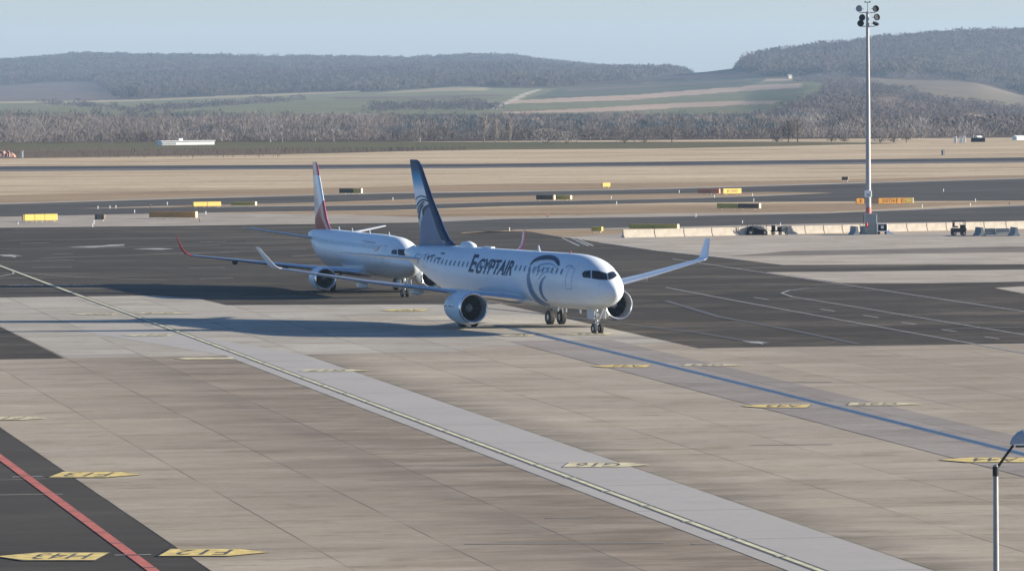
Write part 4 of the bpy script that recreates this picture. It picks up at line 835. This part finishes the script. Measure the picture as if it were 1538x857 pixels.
class Jet:
    def __init__(s, cfg, origin, heading, label, lab_group=None):
        s.c = cfg; s.root = empty('airliner', origin, heading, label=label, cat='airliner')
        s.mw = Matrix.Translation(origin) @ Matrix.Rotation(heading, 4, 'Z'); s.mi = s.mw.inverted(); s.bv = {}
    def X(s, st): return s.c['sm'] - st
    def prof(s, st):
        L = s.c['st'][-1][0]; st = max(0, min(L, st - s.c.get('s0', 0))); u = math.sqrt(st)
        zc, hw, hh = catmull([(math.sqrt(a), b, c, d) for a, b, c, d in s.c['st']], u) if st < 8 else catmull(s.c['st'], st)
        return zc, max(hw, .01), max(hh, .01)
    def surf(s, st, th, off=0, side=-1):
        zc, hw, hh = s.prof(st); return Vector((s.X(st), side * math.sin(th) * (hw + off), zc + math.cos(th) * (hh + off)))
    def reg(s, o):
        bm = bmesh.new(); bm.from_mesh(o.data); s.bv[o.name] = BVHTree.FromBMesh(bm); bm.free(); return o
    def cast(s, px, py, o):
        a = s.mi @ CAM; b = (s.mi @ (CAM + ray(px, py))) - a; b.normalize()
        h = s.bv[o.name].ray_cast(a, b); return h[0], h[1]
    def fuselage(s, m):
        L = s.c['st'][-1][0]; sts = [L * 0 + .002] + [(i / 26) ** 2 * 8 for i in range(1, 27)] + list(np.linspace(8.6, L, 52)); secs = []
        for t in sts:
            secs.append([tuple(s.surf(t + s.c.get('s0', 0), th, 0, -1)) for th in np.linspace(0, 2 * math.pi, 64, endpoint=False)])
        s.fus = MB().loft(secs).build('fuselage', m, s.root, True); s.reg(s.fus)
        v = s.prof(s.c['st'][-1][0] - .1)
        return s.fus
    def sections(s, secs, side, vert=False):
        out = []
        for (y, st, c_, z, t, cant) in secs:       # cant 0 = flat wing, 90 = vertical
            ca, sa = math.cos(R_(cant)), math.sin(R_(cant)); row = []
            for u, v in FOIL:
                e = v * t * c_
                row.append((s.X(st + u * c_), side * (y - sa * e), z + ca * e))
            out.append(row)
        return out
    def wing(s, name, secs, side, m, parent=None, reg=False):
        o = MB().loft(s.sections(secs, side)).build(name, m, parent or s.root, True)
        if reg: s.reg(o)
        return o
    def leading_edge(s, secs, side, parent, m):
        mb = MB(); rows = []
        for (y, st, c_, z, t, cant) in secs:
            sa, ca = math.sin(R_(cant)), math.cos(R_(cant)); row = []
            for u, v in FOIL[:4][::-1] + FOIL[-3:][::-1]:
                e = v * t * c_ * 1.12; row.append((s.X(st + u * c_ * .8) + .02, side * (y - sa * e), z + ca * e))
            rows.append(row)
        n = len(rows[0]); mb.loft(rows, cap=False); return mb.build('leading_edge', m, parent, True)
    def engine(s, st, y, z, r, L, m, side, text=None):
        pf = [(0.02, r * .93), (0, r * .955), (-.03, r * .975), (-.15, r * 1.03), (-.5, r * 1.09), (-1.2, r * 1.13), (-L * .6, r * 1.1), (-L * .85, r * .98), (-L, r * .86), (-L + .01, r * .82), (-L * .5, r * .84)]
        x = s.X(st); e = MB().lathe(pf, 'x', (x, side * y, z), 40).build('engine', m, s.root, True); s.reg(e)
        MB().lathe([(.0, r * .90), (.03, r * .93), (.04, r * .95), (.02, r * .98), (-.14, r * 1.035), (-.16, r * 1.03)], 'x', (x, side * y, z), 40).build('intake_lip', m_chrome, e, True)
        MB().lathe([(.0, r * .90), (-.25, r * .85), (-.95, r * .86)], 'x', (x, side * y, z), 40).build('intake', m_inner, e, True)
        f = MB()
        for i in range(20):
            a = i * 2 * math.pi / 20
            q = lambda rr_, da, dx: (x - .8 + dx, side * y + rr_ * math.cos(a + da), z + rr_ * math.sin(a + da))
            f.add([q(r * .25, 0, 0), q(r * .86, .06, .05), q(r * .86, .30, -.12), q(r * .25, .30, -.12)], [(0, 1, 2, 3)])
        f.lathe([(-.95, 0), (-.95, r * .86)], 'x', (x, side * y, z), 24); f.build('fan', m_fan, e)
        MB().lathe([(-.45, 0.001), (-.5, r * .08), (-.65, r * .18), (-.85, r * .27)], 'x', (x, side * y, z), 20).build('spinner', m_inner, e, True)
        MB().lathe([(-L * .8, r * .62), (-L - .1, r * .55), (-L - .7, r * .42), (-L - .72, r * .3), (-L - 1.25, .03)], 'x', (x, side * y, z), 28).build('exhaust', m_metal, e, True)
        return e
    def px_poly(s, name, polys, o, m, parent, off=.018, step=1.6, bothsides=False):
        """shapes sketched on the photograph, draped on the body panel they are painted on"""
        bm = bmesh.new()
        for pl in polys:
            if len(pl) < 3: continue
            vs = [bm.verts.new((x, y, 0)) for x, y in pl]; bm.faces.new(vs)
        bmesh.ops.remove_doubles(bm, verts=bm.verts, dist=.005)
        s._cut(bm, step); V = []; ok = []
        for v in bm.verts:
            h, n = s.cast(v.co.x, v.co.y, o)
            ok.append(h is not None); V.append((h + n * off) if h is not None else Vector())
        bm.verts.index_update(); Fc = [tuple(v.index for v in f.verts) for f in bm.faces if all(ok[v.index] for v in f.verts)]; bm.free()
        if not Fc: return None
        q = mesh_obj(name, V, Fc, m, parent)
        if bothsides: mesh_obj(name, [(v.x, -v.y, v.z) for v in V], [f[::-1] for f in Fc], m, parent)
        return q
    def _cut(s, bm, step):
        bmesh.ops.triangulate(bm, faces=bm.faces)
        xs_ = [v.co.x for v in bm.verts]; ys_ = [v.co.y for v in bm.verts]
        for ax, a, b in ((0, min(xs_), max(xs_)), (1, min(ys_), max(ys_))):
            t = a + step
            while t < b:
                bmesh.ops.bisect_plane(bm, geom=bm.verts[:] + bm.edges[:] + bm.faces[:], plane_co=(t, 0, 0) if ax == 0 else (0, t, 0), plane_no=(1, 0, 0) if ax == 0 else (0, 1, 0)); t += step
    def stroke(s, pts, ws):
        out = []; P = [Vector((a, b)) for a, b in pts]
        n = 6; Q = []; W = []
        for i in range(len(P) - 1):
            p0, p1, p2, p3 = P[max(i - 1, 0)], P[i], P[i + 1], P[min(i + 2, len(P) - 1)]
            for k_ in range(n):
                t = k_ / n; Q.append(.5 * ((2 * p1) + (p2 - p0) * t + (2 * p0 - 5 * p1 + 4 * p2 - p3) * t * t + (3 * p1 - p0 - 3 * p2 + p3) * t ** 3)); W.append(ws[i] * (1 - t) + ws[i + 1] * t)
        Q.append(P[-1]); W.append(ws[-1]); L = []
        for i, q in enumerate(Q):
            d = (Q[min(i + 1, len(Q) - 1)] - Q[max(i - 1, 0)]).normalized(); n_ = Vector((-d.y, d.x)); L.append((q + n_ * W[i] / 2, q - n_ * W[i] / 2))
        return [[tuple(L[i][0]), tuple(L[i][1]), tuple(L[i + 1][1]), tuple(L[i + 1][0])] for i in range(len(L) - 1)]
    def text_on(s, name, body, x0, x1, yb0, yb1, h, slant, o, m, parent, off=.02, step=1.2):
        V, Fc = text_mesh(body, 1.0, .022 if h > 10 else .01); ax = min(v.x for v in V); bx = max(v.x for v in V); ay = min(v.y for v in V); by = max(v.y for v in V)
        bm = bmesh.new(); vs = [bm.verts.new(((x0 + (v.x - ax) / (bx - ax) * (x1 - x0)) + slant * (v.y - ay) / (by - ay), yb0 + (yb1 - yb0) * (v.x - ax) / (bx - ax) - h * (v.y - ay) / (by - ay), 0)) for v in V]
        for f in Fc:
            try: bm.faces.new([vs[i] for i in f])
            except ValueError: pass
        s._cut(bm, step); W = []; ok = []
        for v in bm.verts:
            hh, n = s.cast(v.co.x, v.co.y, o); ok.append(hh is not None); W.append((hh + n * off) if hh is not None else Vector())
        bm.verts.index_update(); F2 = [tuple(v.index for v in f.verts) for f in bm.faces if all(ok[v.index] for v in f.verts)]; bm.free()
        return mesh_obj(name, W, F2, m, parent)
    def windows(s, s0, s1, pitch, th, w_, h_, skip=(), sides=(-1,), m=None):
        proto = {}
        for side in sides:
            t = s0
            while t < s1:
                if not any(a < t < b for a, b in skip):
                    zc, hw, hh = s.prof(t); V = []; da = h_ / 2 / hh
                    for k_ in range(10):
                        a = 2 * math.pi * k_ / 10; cx_ = abs(math.cos(a)) ** .7 * math.copysign(1, math.cos(a)); sy = abs(math.sin(a)) ** .7 * math.copysign(1, math.sin(a))
                        V.append(s.surf(t + cx_ * w_ / 2, th + sy * da, .012, side))
                    mesh_obj('cabin_window', V, [tuple(range(10))], m or m_cabin, s.fus)
                t += pitch
    def door(s, st, th0, th1, w_, m, side=-1):
        path = []; n = 10
        for a, b in (((st - w_ / 2, th0), (st + w_ / 2, th0)), ((st + w_ / 2, th0), (st + w_ / 2, th1)), ((st + w_ / 2, th1), (st - w_ / 2, th1)), ((st - w_ / 2, th1), (st - w_ / 2, th0))):
            for k_ in range(n): path.append((a[0] + (b[0] - a[0]) * k_ / n, a[1] + (b[1] - a[1]) * k_ / n))
        cs, ct = st, (th0 + th1) / 2; V = []; Fc = []
        for i, (a, b) in enumerate(path):
            V.append(s.surf(a, b, .012, side)); V.append(s.surf(cs + (a - cs) * .90, ct + (b - ct) * .955, .012, side))
        n = len(path)
        for i in range(n): j = (i + 1) % n; Fc.append((2 * i, 2 * i + 1, 2 * j + 1, 2 * j))
        return mesh_obj('door', V, Fc, m, s.fus)
    def gear(s, st, y, zt, r, wd, gap, nose=False, doors=True):
        x = s.X(st); g = MB(); g.tube((x, y, r), (x - (.12 if nose else 0), y, zt), .075 if nose else .12, .10 if nose else .15, 12)
        g.tube((x, y - gap, r), (x, y + gap, r), .06, n=10); g.tube((x + .05, y, r + .35), (x + (1.1 if nose else -.1), y * (1 if nose else .35), zt), .05, n=8)
        g.tube((x - .12, y, r + .1), (x - .3, y, r + .45), .03, n=6); g.tube((x - .3, y, r + .45), (x - .1, y, r + .8), .03, n=6)
        leg = g.build('landing_gear', m_metal, s.root, True)
        for k_ in (-1, 1):
            w_ = MB().lathe([(-wd / 2, r * .45), (-wd / 2, r * .85), (-wd * .38, r * .97), (0, r), (wd * .38, r * .97), (wd / 2, r * .85), (wd / 2, r * .45)], 'y', n=26).build('wheel', m_rub, leg, True); w_.location = (x, y + k_ * gap, r)
            w2 = MB().lathe([(-wd * .46, 0), (-wd * .46, r * .25), (-wd * .36, r * .5), (wd * .36, r * .5), (wd * .46, r * .25), (wd * .46, 0)], 'y', n=18).build('rim', m_metal, leg, True); w2.location = (x, y + k_ * gap, r)
        if nose:
            for k_ in (-1, 1): MB().box((x - .1, k_ * .42, zt - .42), (1.2, .04, .62), bev=.015).build('gear_door', m_wing, leg)
            MB().lathe([(0, .09), (.06, .10), (.07, 0)], 'x', (x + .12, 0, r + .95), 12).build('taxi_light', m_white, leg)
            for k_ in (-1, 1): MB().tube((x + .08, 0, r + .7), (x + .1, k_ * .35, r + .72), .025, n=6).build('steering_rod', m_metal, leg)
        elif doors: MB().box((x, y + (.35 if y > 0 else -.35), zt * .62), (.9, .04, zt * .55), bev=.015).build('gear_door', m_wing, leg)
        return leg

# --- the blue-tailed airliner in front
cfg1 = dict(sm=19.1, s0=1.05, st=[(0, 2.95, .02, .02), (.15, 2.96, .36, .34), (.5, 3.0, .68, .64), (1.2, 3.08, 1.04, 1.04), (2.2, 3.2, 1.36, 1.42), (3.4, 3.34, 1.6, 1.70), (5.0, 3.43, 1.74, 1.84), (7, 3.46, 1.78, 1.88), (9, 3.46, 1.78, 1.88), (17, 3.46, 1.78, 1.88), (23, 3.46, 1.78, 1.88), (26.4, 3.52, 1.76, 1.82), (29.4, 3.78, 1.58, 1.54), (32.4, 4.12, 1.2, 1.14), (34.9, 4.4, .82, .76), (36.9, 4.6, .42, .40), (37.6, 4.66, .18, .18)])
TH1 = R_(23.0); f1 = Vector((math.sin(TH1), -math.cos(TH1), 0)); H1 = math.atan2(f1.y, f1.x); M1 = G(769, 489)
J = Jet(cfg1, M1, H1, 'white and blue airliner with a dark blue falcon tail, taxiing in front')
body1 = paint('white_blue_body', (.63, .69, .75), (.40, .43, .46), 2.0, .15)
F1 = J.fuselage(body1)
nf = NT('blue_tail_paint', .5); nf.b.inputs['Specular IOR Level'].default_value = .15
m_fin1 = nf.out(nf.ramp(nf.mr(nf.z, 5, 11.5, 0, 1), [(0, (.05, .12, .24)), (.5, (.78, .82, .86)), (.645, (.80, .84, .88)), (.71, (.30, .52, .70)), (.79, (.05, .30, .54)), (.88, (.025, .08, .17)), (1, (.02, .035, .075))]))
fin = J.wing('tail_fin', [(0, 27.2, 9.3, 5.02, .035, 90), (0, 29.0, 7.2, 5.3, .055, 90), (0, 30.3, 5.75, 5.75, .08, 90), (0, 31.3, 4.75, 6.5, .095, 90), (0, 33.5, 3.4, 8.6, .10, 90), (0, 35.6, 2.15, 10.95, .10, 90), (0, 36.0, 1.85, 11.25, .09, 90), (0, 36.5, 1.3, 11.38, .05, 90)], 1, m_fin1, reg=True)
J.px_poly('falcon_lower', [[(652, 307.5), (648, 307), (643, 310), (639, 314), (635.5, 322), (633, 333), (631.5, 345), (630.5, 356), (631.5, 364.5), (677, 364.5), (670, 352), (662, 336), (656, 320)]], fin, m_slate, fin, .02)
J.leading_edge([(0, 27.2, 9.3, 5.02, .035, 90), (0, 29.0, 7.2, 5.3, .055, 90), (0, 30.3, 5.75, 5.75, .08, 90), (0, 31.3, 4.75, 6.5, .095, 90), (0, 33.5, 3.4, 8.6, .10, 90), (0, 35.6, 2.15, 10.95, .10, 90)], 1, fin, m_navy)
for q in (([(624.5, 300), (628, 296), (634, 294.5), (641, 297), (650, 305.5)], [1, 1.6, 1.8, 1.8, 2.2]), ([(625.5, 312), (629, 304.5), (634, 300.5), (640, 300.5), (648, 305)], [.8, 2, 2.6, 2.4, 2.5]),
    ([(627, 324), (629, 313), (633, 306), (638, 303)], [.8, 1.5, 2, 2.6]), ([(629.5, 342), (629.5, 326), (632, 314), (636, 307)], [1, 1.7, 2.2, 3]), ([(636, 324), (636.5, 316), (640, 311), (646, 307.5)], [.8, 4, 4.5, 2.5])): J.px_poly('falcon_feathers', J.stroke(*q), fin, m_navy, fin, .03)
J.px_poly('falcon_eye', J.stroke([(636.8, 308), (637.4, 305.8), (640, 305), (641.6, 307), (639.5, 309), (637.2, 308.4)], [.8] * 6), fin, m_pale, fin, .045)
J.px_poly('fin_root_fairing', [[(641, 365), (643, 361.5), (648, 359.5), (658, 359.5), (668, 361.5), (672, 364.5)]], fin, mat('pale_slate_livery', (.085, .15, .26), .3), fin, .04)
# stabilisers
for sd_ in (-1, 1):
    st_ = J.wing('tailplane', [(.3, 32.6, 3.4, 4.15, .10, 0), (1.2, 33.2, 3.0, 4.28, .10, 0), (5.9, 36.1, 1.35, 4.75, .09, 0), (6.05, 36.5, .9, 4.77, .05, 0)], sd_, m_wing)
    ws_ = [(.6, 12.0, 7.6, 1.95, .12, 0), (1.7, 12.9, 6.6, 2.05, .115, 0), (5.4, 15.4, 4.15, 2.52, .10, 0), (11, 18.9, 2.75, 3.32, .09, 0), (16.05, 21.75, 1.65, 4.2, .085, 0), (16.25, 21.88, 1.6, 4.25, .085, 18), (16.42, 22.0, 1.5, 4.36, .08, 40), (16.55, 22.15, 1.4, 4.52, .07, 58), (17.2, 23.3, .75, 5.66, .07, 64), (17.22, 23.45, .5, 5.70, .05, 64)]
    w_ = J.wing('wing', ws_[:5], sd_, m_wing, reg=True); J.leading_edge(ws_[1:5], sd_, w_, m_chrome)
    J.wing('winglet', ws_[4:], sd_, m_pale, w_)
    for y_, s_, z_, L_ in ((3.2, 17.6, 1.95, 3.4), (7.2, 19.0, 2.5, 2.6), (10.6, 20.6, 3.0, 2.2)):
        MB().lathe([(-L_ / 2, .01), (-L_ * .35, .16), (0, .24), (L_ * .3, .17), (L_ / 2, .01)], 'x', (J.X(s_), sd_ * y_, z_), 14).build('flap_fairing', m_wing, w_, True)
    e_ = J.engine(12.95, 5.45, 1.56, 1.04, 3.2, paint('nacelle_paint_%s' % ('a' if sd_ < 0 else 'b'), (.62, .68, .74)), sd_)
    MB().loft([[(J.X(13.8) - dx, sd_ * 5.45 + dy, z_) for dx, dy in ((0, 0), (.6, .16), (2.8, .18), (3.6, 0), (2.8, -.18), (.6, -.16))] for z_ in (2.55, 2.8)]).build('pylon', m_wing, s_root := J.root, True)
    if sd_ < 0:
        J.text_on('engine_lettering', 'star alliance', 667, 682, 459.5, 461.2, 2.2, .4, e_, m_navy, e_, .015)
    J.gear(19.1, sd_ * 3.33, 2.3, .53, .40, .44)
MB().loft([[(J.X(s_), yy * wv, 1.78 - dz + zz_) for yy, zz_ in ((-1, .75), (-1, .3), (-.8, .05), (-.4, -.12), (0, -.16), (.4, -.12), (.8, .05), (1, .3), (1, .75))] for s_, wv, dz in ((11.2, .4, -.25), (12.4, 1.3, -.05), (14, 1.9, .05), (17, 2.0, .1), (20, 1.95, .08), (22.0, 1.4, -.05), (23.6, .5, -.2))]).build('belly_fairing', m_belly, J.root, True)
J.gear(4.35, 0, 1.75, .35, .22, .24, nose=True)
# cabin windows
h_, n_ = J.cast(676, 394.6, F1); THW = R_(64)
if h_ is not None:
    zc, hw, hh = J.prof(J.X(h_.x)); THW = math.acos(max(-1, min(1, (h_.z - zc) / hh))); print('window th', math.degrees(THW), 's', J.X(h_.x))
J.windows(6.6, 32.2, .79, THW, .30, .44, skip=((14.9, 16.0),))
for st_, th0, th1, ww in ((5.3, THW - .22, THW + .62, .85), (31.6, THW - .26, THW + .55, .75), (16.0, THW - .15, THW + .35, .55)): J.door(st_, th0, th1, ww, m_lblue)
# lettering, stripes and the falcon on the nose half
J.text_on('title_lettering', 'E', 703, 710.5, 408.0, 409, 26.5, 10, F1, m_navy, F1, .02)
J.text_on('title_lettering', 'GYPTAIR', 711.8, 767, 410.4, 414, 22.5, 9.5, F1, m_navy, F1, .02)
#J.px_poly('title_serif', [[(707, 391), (714, 382), (722, 381), (719, 385), (713, 387), (708, 398)]], F1, m_navy, F1, .03)
for pl_i in [[(648, 383), (654, 382.3), (653, 385), (650, 384.6), (646, 386)], [(657, 386.5), (663, 387), (662, 389), (656, 388.6)], [(663, 379.5), (669, 379.8), (667.5, 382), (662, 381.6)], [(641, 386), (645, 384), (646, 385.5), (642, 389)]]: J.px_poly('arabic_lettering', [pl_i], F1, m_navy, F1, .02)
for q in (([(623, 392), (624, 384), (629, 381.5), (633, 384)], [1, 1.6, 1.6, 1]), ([(627, 396), (629, 389), (634, 386), (638, 389)], [.8, 1.2, 1.2, .6]), ([(634, 384), (640, 382), (645, 383)], [1, 1.2, .5])): J.px_poly('tail_band', J.stroke(*q), F1, m_lblue, F1, .02)
J.px_poly('falcon_crown', J.stroke([(796, 398.5), (801, 392.8), (808, 389), (817, 386.9), (827, 386.7), (834, 389), (838, 394), (839.5, 399)], [.6, 2.6, 5, 6.4, 6.8, 6.6, 5.4, 2]), F1, m_navy, F1, .03)
for q in (([(797, 403), (793.5, 415), (796, 430), (802, 443), (812, 453), (826, 460)], [1, 4, 6, 6.5, 6, 3]), ([(822, 452), (815, 444), (812, 433), (814, 422), (820, 414)], [1.5, 3.5, 4.2, 3, 1])): J.px_poly('falcon_cheek', J.stroke(*q), F1, mat('mid_blue_livery', (.09, .185, .33), .45) if 'mid_blue_livery' not in bpy.data.materials else bpy.data.materials['mid_blue_livery'], F1, .025)
for q in (([(800, 411), (806, 402), (816, 396.5), (828, 396.5), (837, 402)], [1, 1.8, 2, 2, 1.2]), ([(805, 414), (811, 406.5), (820, 402.5), (830, 404)], [.8, 1.4, 1.6, .8]), ([(809, 419), (815, 411), (824, 408), (832, 411)], [.8, 1.3, 1.6, .8]), ([(741, 450), (749, 454), (759, 452), (764, 445)], [.8, 1.8, 1.8, .8]), ([(734, 444), (741, 447), (748, 447)], [.8, 1.2, .6]), ([(800, 456.5), (804, 458.5), (808, 459)], [1.5, 2.6, 1.5]), ([(850, 402), (853, 399.3), (858, 398.8), (861, 401)], [.8, 1.3, 1.3, .8])): J.px_poly('falcon_plumes', J.stroke(*q), F1, m_lblue, F1, .022)
# cockpit
J.px_poly('cockpit_window', [[(889, 406.3), (899, 407), (911, 410.3), (912.5, 420.5), (901, 420), (889, 418)]], F1, m_glass, F1, .02)
J.px_poly('cockpit_window', [[(913, 410.2), (918, 407.8), (922.5, 407.9), (927, 414), (921, 418.5), (914.3, 420.4)]], F1, m_glass, F1, .02)
J.px_poly('cockpit_window', [[(874.2, 411), (877.5, 407), (887, 406.1), (887.2, 417.7), (876, 416.4)]], F1, m_glass, F1, .02, bothsides=True)
# roof equipment
MB().lathe([(-1.15, .001), (-.95, .2), (-.5, .42), (.1, .46), (.7, .36), (1.1, .15), (1.2, .001)], 'x', (J.X(27.0), 0, 0), 20).build('satellite_dome', m_pale, F1, True)
dm = F1.children[-1] if False else [c_ for c_ in F1.children if c_.name.startswith('satellite_dome')][0]; dm.scale = (1, 1.1, .95); dm.location.z = 5.28
MB().box((J.X(23.2), 0, 5.36), (1.5, .35, .14), bev=.05).build('roof_antenna', m_pale, F1)
def blade(st, h, c_, m=None):
    z_ = J.prof(st)[0] + J.prof(st)[2] - .03
    MB().loft([[(J.X(st), .03, z_), (J.X(st + c_), .03, z_), (J.X(st + c_), -.03, z_), (J.X(st), -.03, z_)], [(J.X(st + c_ * .6), .015, z_ + h), (J.X(st + c_), .015, z_ + h), (J.X(st + c_), -.015, z_ + h), (J.X(st + c_ * .6), -.015, z_ + h)]]).build('blade_antenna', m or m_pale, F1)
blade(14.0, .42, .4); blade(8.6, .2, .25, m_red)
for st_ in (9.6, 11.0, 7.2):
    z_ = J.prof(st_)[0] - J.prof(st_)[2] + .04; MB().box((J.X(st_), .0, z_ - .16), (.22, .03, .34), bev=.01).build('belly_antenna', m_pale, F1)
for x_, y_ in ((885, 429), (889, 434), (889, 446), (881, 436)): J.px_poly('probe', [[(x_ - .8, y_ - .5), (x_ + .8, y_ - .5), (x_ + .8, y_ + .5), (x_ - .8, y_ + .5)]], F1, m_metal, F1, .03)

# --- the red-tailed airliner behind
cfg2 = dict(sm=17.9, st=[(0, 2.55, .02, .02), (.15, 2.56, .3, .3), (.5, 2.6, .56, .56), (1.2, 2.68, .86, .88), (2.2, 2.8, 1.14, 1.2), (3.4, 2.92, 1.36, 1.46), (5.0, 3.0, 1.48, 1.62), (7, 3.03, 1.5, 1.66), (18, 3.03, 1.5, 1.66), (26, 3.03, 1.5, 1.66), (28.5, 3.08, 1.47, 1.60), (31.5, 3.32, 1.24, 1.32), (34.5, 3.65, .86, .92), (37, 3.95, .5, .52), (38.6, 4.1, .18, .18)])
TH2 = R_(14.0); f2 = Vector((math.sin(TH2), -math.cos(TH2), 0)); H2 = math.atan2(f2.y, f2.x); ng = G(608, 446); M2 = ng - f2 * 14.5
K = Jet(cfg2, M2, H2, 'white airliner with a red and white tail, waiting behind the blue-tailed one')
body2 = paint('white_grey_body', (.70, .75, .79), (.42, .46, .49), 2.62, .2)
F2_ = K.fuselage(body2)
n2_ = NT('red_white_tail_paint', .3); n2_.b.inputs['Coat Weight'].default_value = .5
lo_ = n2_.math('LESS_THAN', n2_.z, n2_.math('ADD', n2_.math('MULTIPLY', n2_.math('POWER', n2_.mr(n2_.x, -18.6, -14.6, 0, 1), 1.5), 1.9), 5.5)); hi_ = n2_.math('GREATER_THAN', n2_.z, 9.05)
m_fin2 = n2_.out(n2_.mix(n2_.math('MAXIMUM', lo_, hi_), (.68, .70, .72), (.42, .035, .04)))
fin2 = K.wing('tail_fin', [(0, 29.0, 7.9, 4.35, .03, 90), (0, 30.8, 5.9, 4.8, .06, 90), (0, 31.9, 4.7, 5.5, .09, 90), (0, 35.4, 2.05, 9.9, .09, 90), (0, 35.9, 1.5, 10.15, .05, 90)], 1, m_fin2, reg=True)
K.px_poly('tail_logo', K.stroke([(468, 293), (469.5, 286.5), (471.5, 284.5), (470, 283.5), (473, 282.5)], [.5, 1, 1, .8, .5]), fin2, m_blk, fin2, .03)
for sd_ in (-1, 1):
    K.wing('tailplane', [(.2, 33.0, 3.2, 3.75, .10, 0), (1.0, 33.5, 2.9, 3.88, .10, 0), (5.9, 36.0, 1.45, 4.7, .09, 0), (6.05, 36.4, 1.0, 4.73, .05, 0)], sd_, m_wing)
    ws_ = [(.6, 12.2, 7.0, 1.55, .12, 0), (1.4, 12.8, 6.2, 1.62, .115, 0), (4.9, 15.2, 3.8, 1.98, .10, 0), (13.6, 20.7, 1.5, 2.95, .085, 0), (13.95, 21.0, 1.35, 3.1, .085, 25), (14.2, 21.3, 1.2, 3.4, .08, 55), (14.35, 21.7, .95, 3.85, .08, 70), (14.55, 22.5, .5, 4.65, .07, 72)]
    w_ = K.wing('wing', ws_[:4], sd_, m_wing, reg=True); K.leading_edge(ws_[1:4], sd_, w_, m_chrome)
    K.wing('winglet', ws_[3:], sd_, m_ared, w_)
    for y_, s_, z_, L_ in ((6.4, 18.4, 1.95, 2.0), (10.2, 20.2, 2.4, 1.8)):
        MB().lathe([(-L_ / 2, .01), (-L_ * .3, .14), (0, .22), (L_ * .3, .15), (L_ / 2, .01)], 'x', (K.X(s_), sd_ * y_, z_), 12).build('flap_fairing', m_dark, w_, True)
    K.engine(12.6, 4.35, 1.2, .85, 3.0, paint('second_nacelle_paint_%s' % ('a' if sd_ < 0 else 'b'), (.70, .73, .76)), sd_)
    MB().loft([[(K.X(13.3) - dx, sd_ * 4.35 + dy, z_) for dx, dy in ((0, 0), (.5, .14), (2.6, .16), (3.2, 0), (2.6, -.16), (.5, -.14))] for z_ in (1.95, 2.15)]).build('pylon', m_wing, K.root, True)
    K.gear(17.9, sd_ * 2.97, 1.8, .5, .34, .36)
K.gear(3.4, 0, 1.5, .32, .2, .2, nose=True)
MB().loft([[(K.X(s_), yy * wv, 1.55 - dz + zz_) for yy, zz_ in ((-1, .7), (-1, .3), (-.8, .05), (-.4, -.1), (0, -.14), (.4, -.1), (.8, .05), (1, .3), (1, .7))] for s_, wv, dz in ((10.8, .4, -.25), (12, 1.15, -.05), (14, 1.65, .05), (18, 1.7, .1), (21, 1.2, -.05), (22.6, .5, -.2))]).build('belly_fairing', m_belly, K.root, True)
h_, n_ = K.cast(520, 366, F2_); TH = R_(62)
if h_ is not None:
    zc, hw, hh = K.prof(K.X(h_.x)); TH = math.acos(max(-1, min(1, (h_.z - zc) / hh))); print('window2 th', math.degrees(TH), 's', K.X(h_.x))
K.windows(7.2, 33.5, .80, TH, .26, .38)
for st_ in (4.9, 34.0): K.door(st_, TH - .2, TH + .7, .75, m_slate)
K.px_poly('cockpit_window', [[(597.5, 374.3), (610.5, 374.8), (611, 383.8), (598.2, 383)]], F2_, m_glass, F2_, .02)
K.px_poly('cockpit_window', [[(588.5, 376.5), (591, 375), (595.8, 375), (596.2, 382), (588, 381.5)]], F2_, m_glass, F2_, .02, bothsides=True)
K.px_poly('cockpit_window', [[(617, 370.5), (622, 368), (626, 371), (621, 376)]], F2_, m_glass, F2_, .02)
K.text_on('title_lettering', 'Austrian', 545, 564, 363.4, 366.2, 3.6, 1, F2_, mat('pale_red_lettering', (.42, .28, .30), .4), F2_, .02)
K.px_poly('red_chevron', [[(562, 378), (566, 371), (575, 367.5), (570, 371.5), (567, 377)]], F2_, m_ared, F2_, .02)
for st_ in (8.5, 15.5, 22, 27):
    z_ = K.prof(st_)[0] + K.prof(st_)[2] - .03
    MB().loft([[(K.X(st_), .03, z_), (K.X(st_ + .35), .03, z_), (K.X(st_ + .35), -.03, z_), (K.X(st_), -.03, z_)], [(K.X(st_ + .2), .015, z_ + .3), (K.X(st_ + .35), .015, z_ + .3), (K.X(st_ + .35), -.015, z_ + .3), (K.X(st_ + .2), -.015, z_ + .3)]]).build('blade_antenna', m_pale, F2_)

HAZE = 5e-5
# ---------------------------------------------------------------- the air itself
hz_m = bpy.data.materials.new('haze_air'); hz_m.use_nodes = True; t_ = hz_m.node_tree; t_.nodes.remove(t_.nodes['Principled BSDF'])
pv = t_.nodes.new('ShaderNodeVolumePrincipled'); pv.inputs['Color'].default_value = (.50, .72, 1, 1); pv.inputs['Density'].default_value = HAZE
t_.links.new(pv.outputs[0], t_.nodes['Material Output'].inputs['Volume'])
hz = MB().box((0, 4300, 17.5), (6400, 10200, 107)).build('haze', hz_m); tag(hz, kind='stuff')
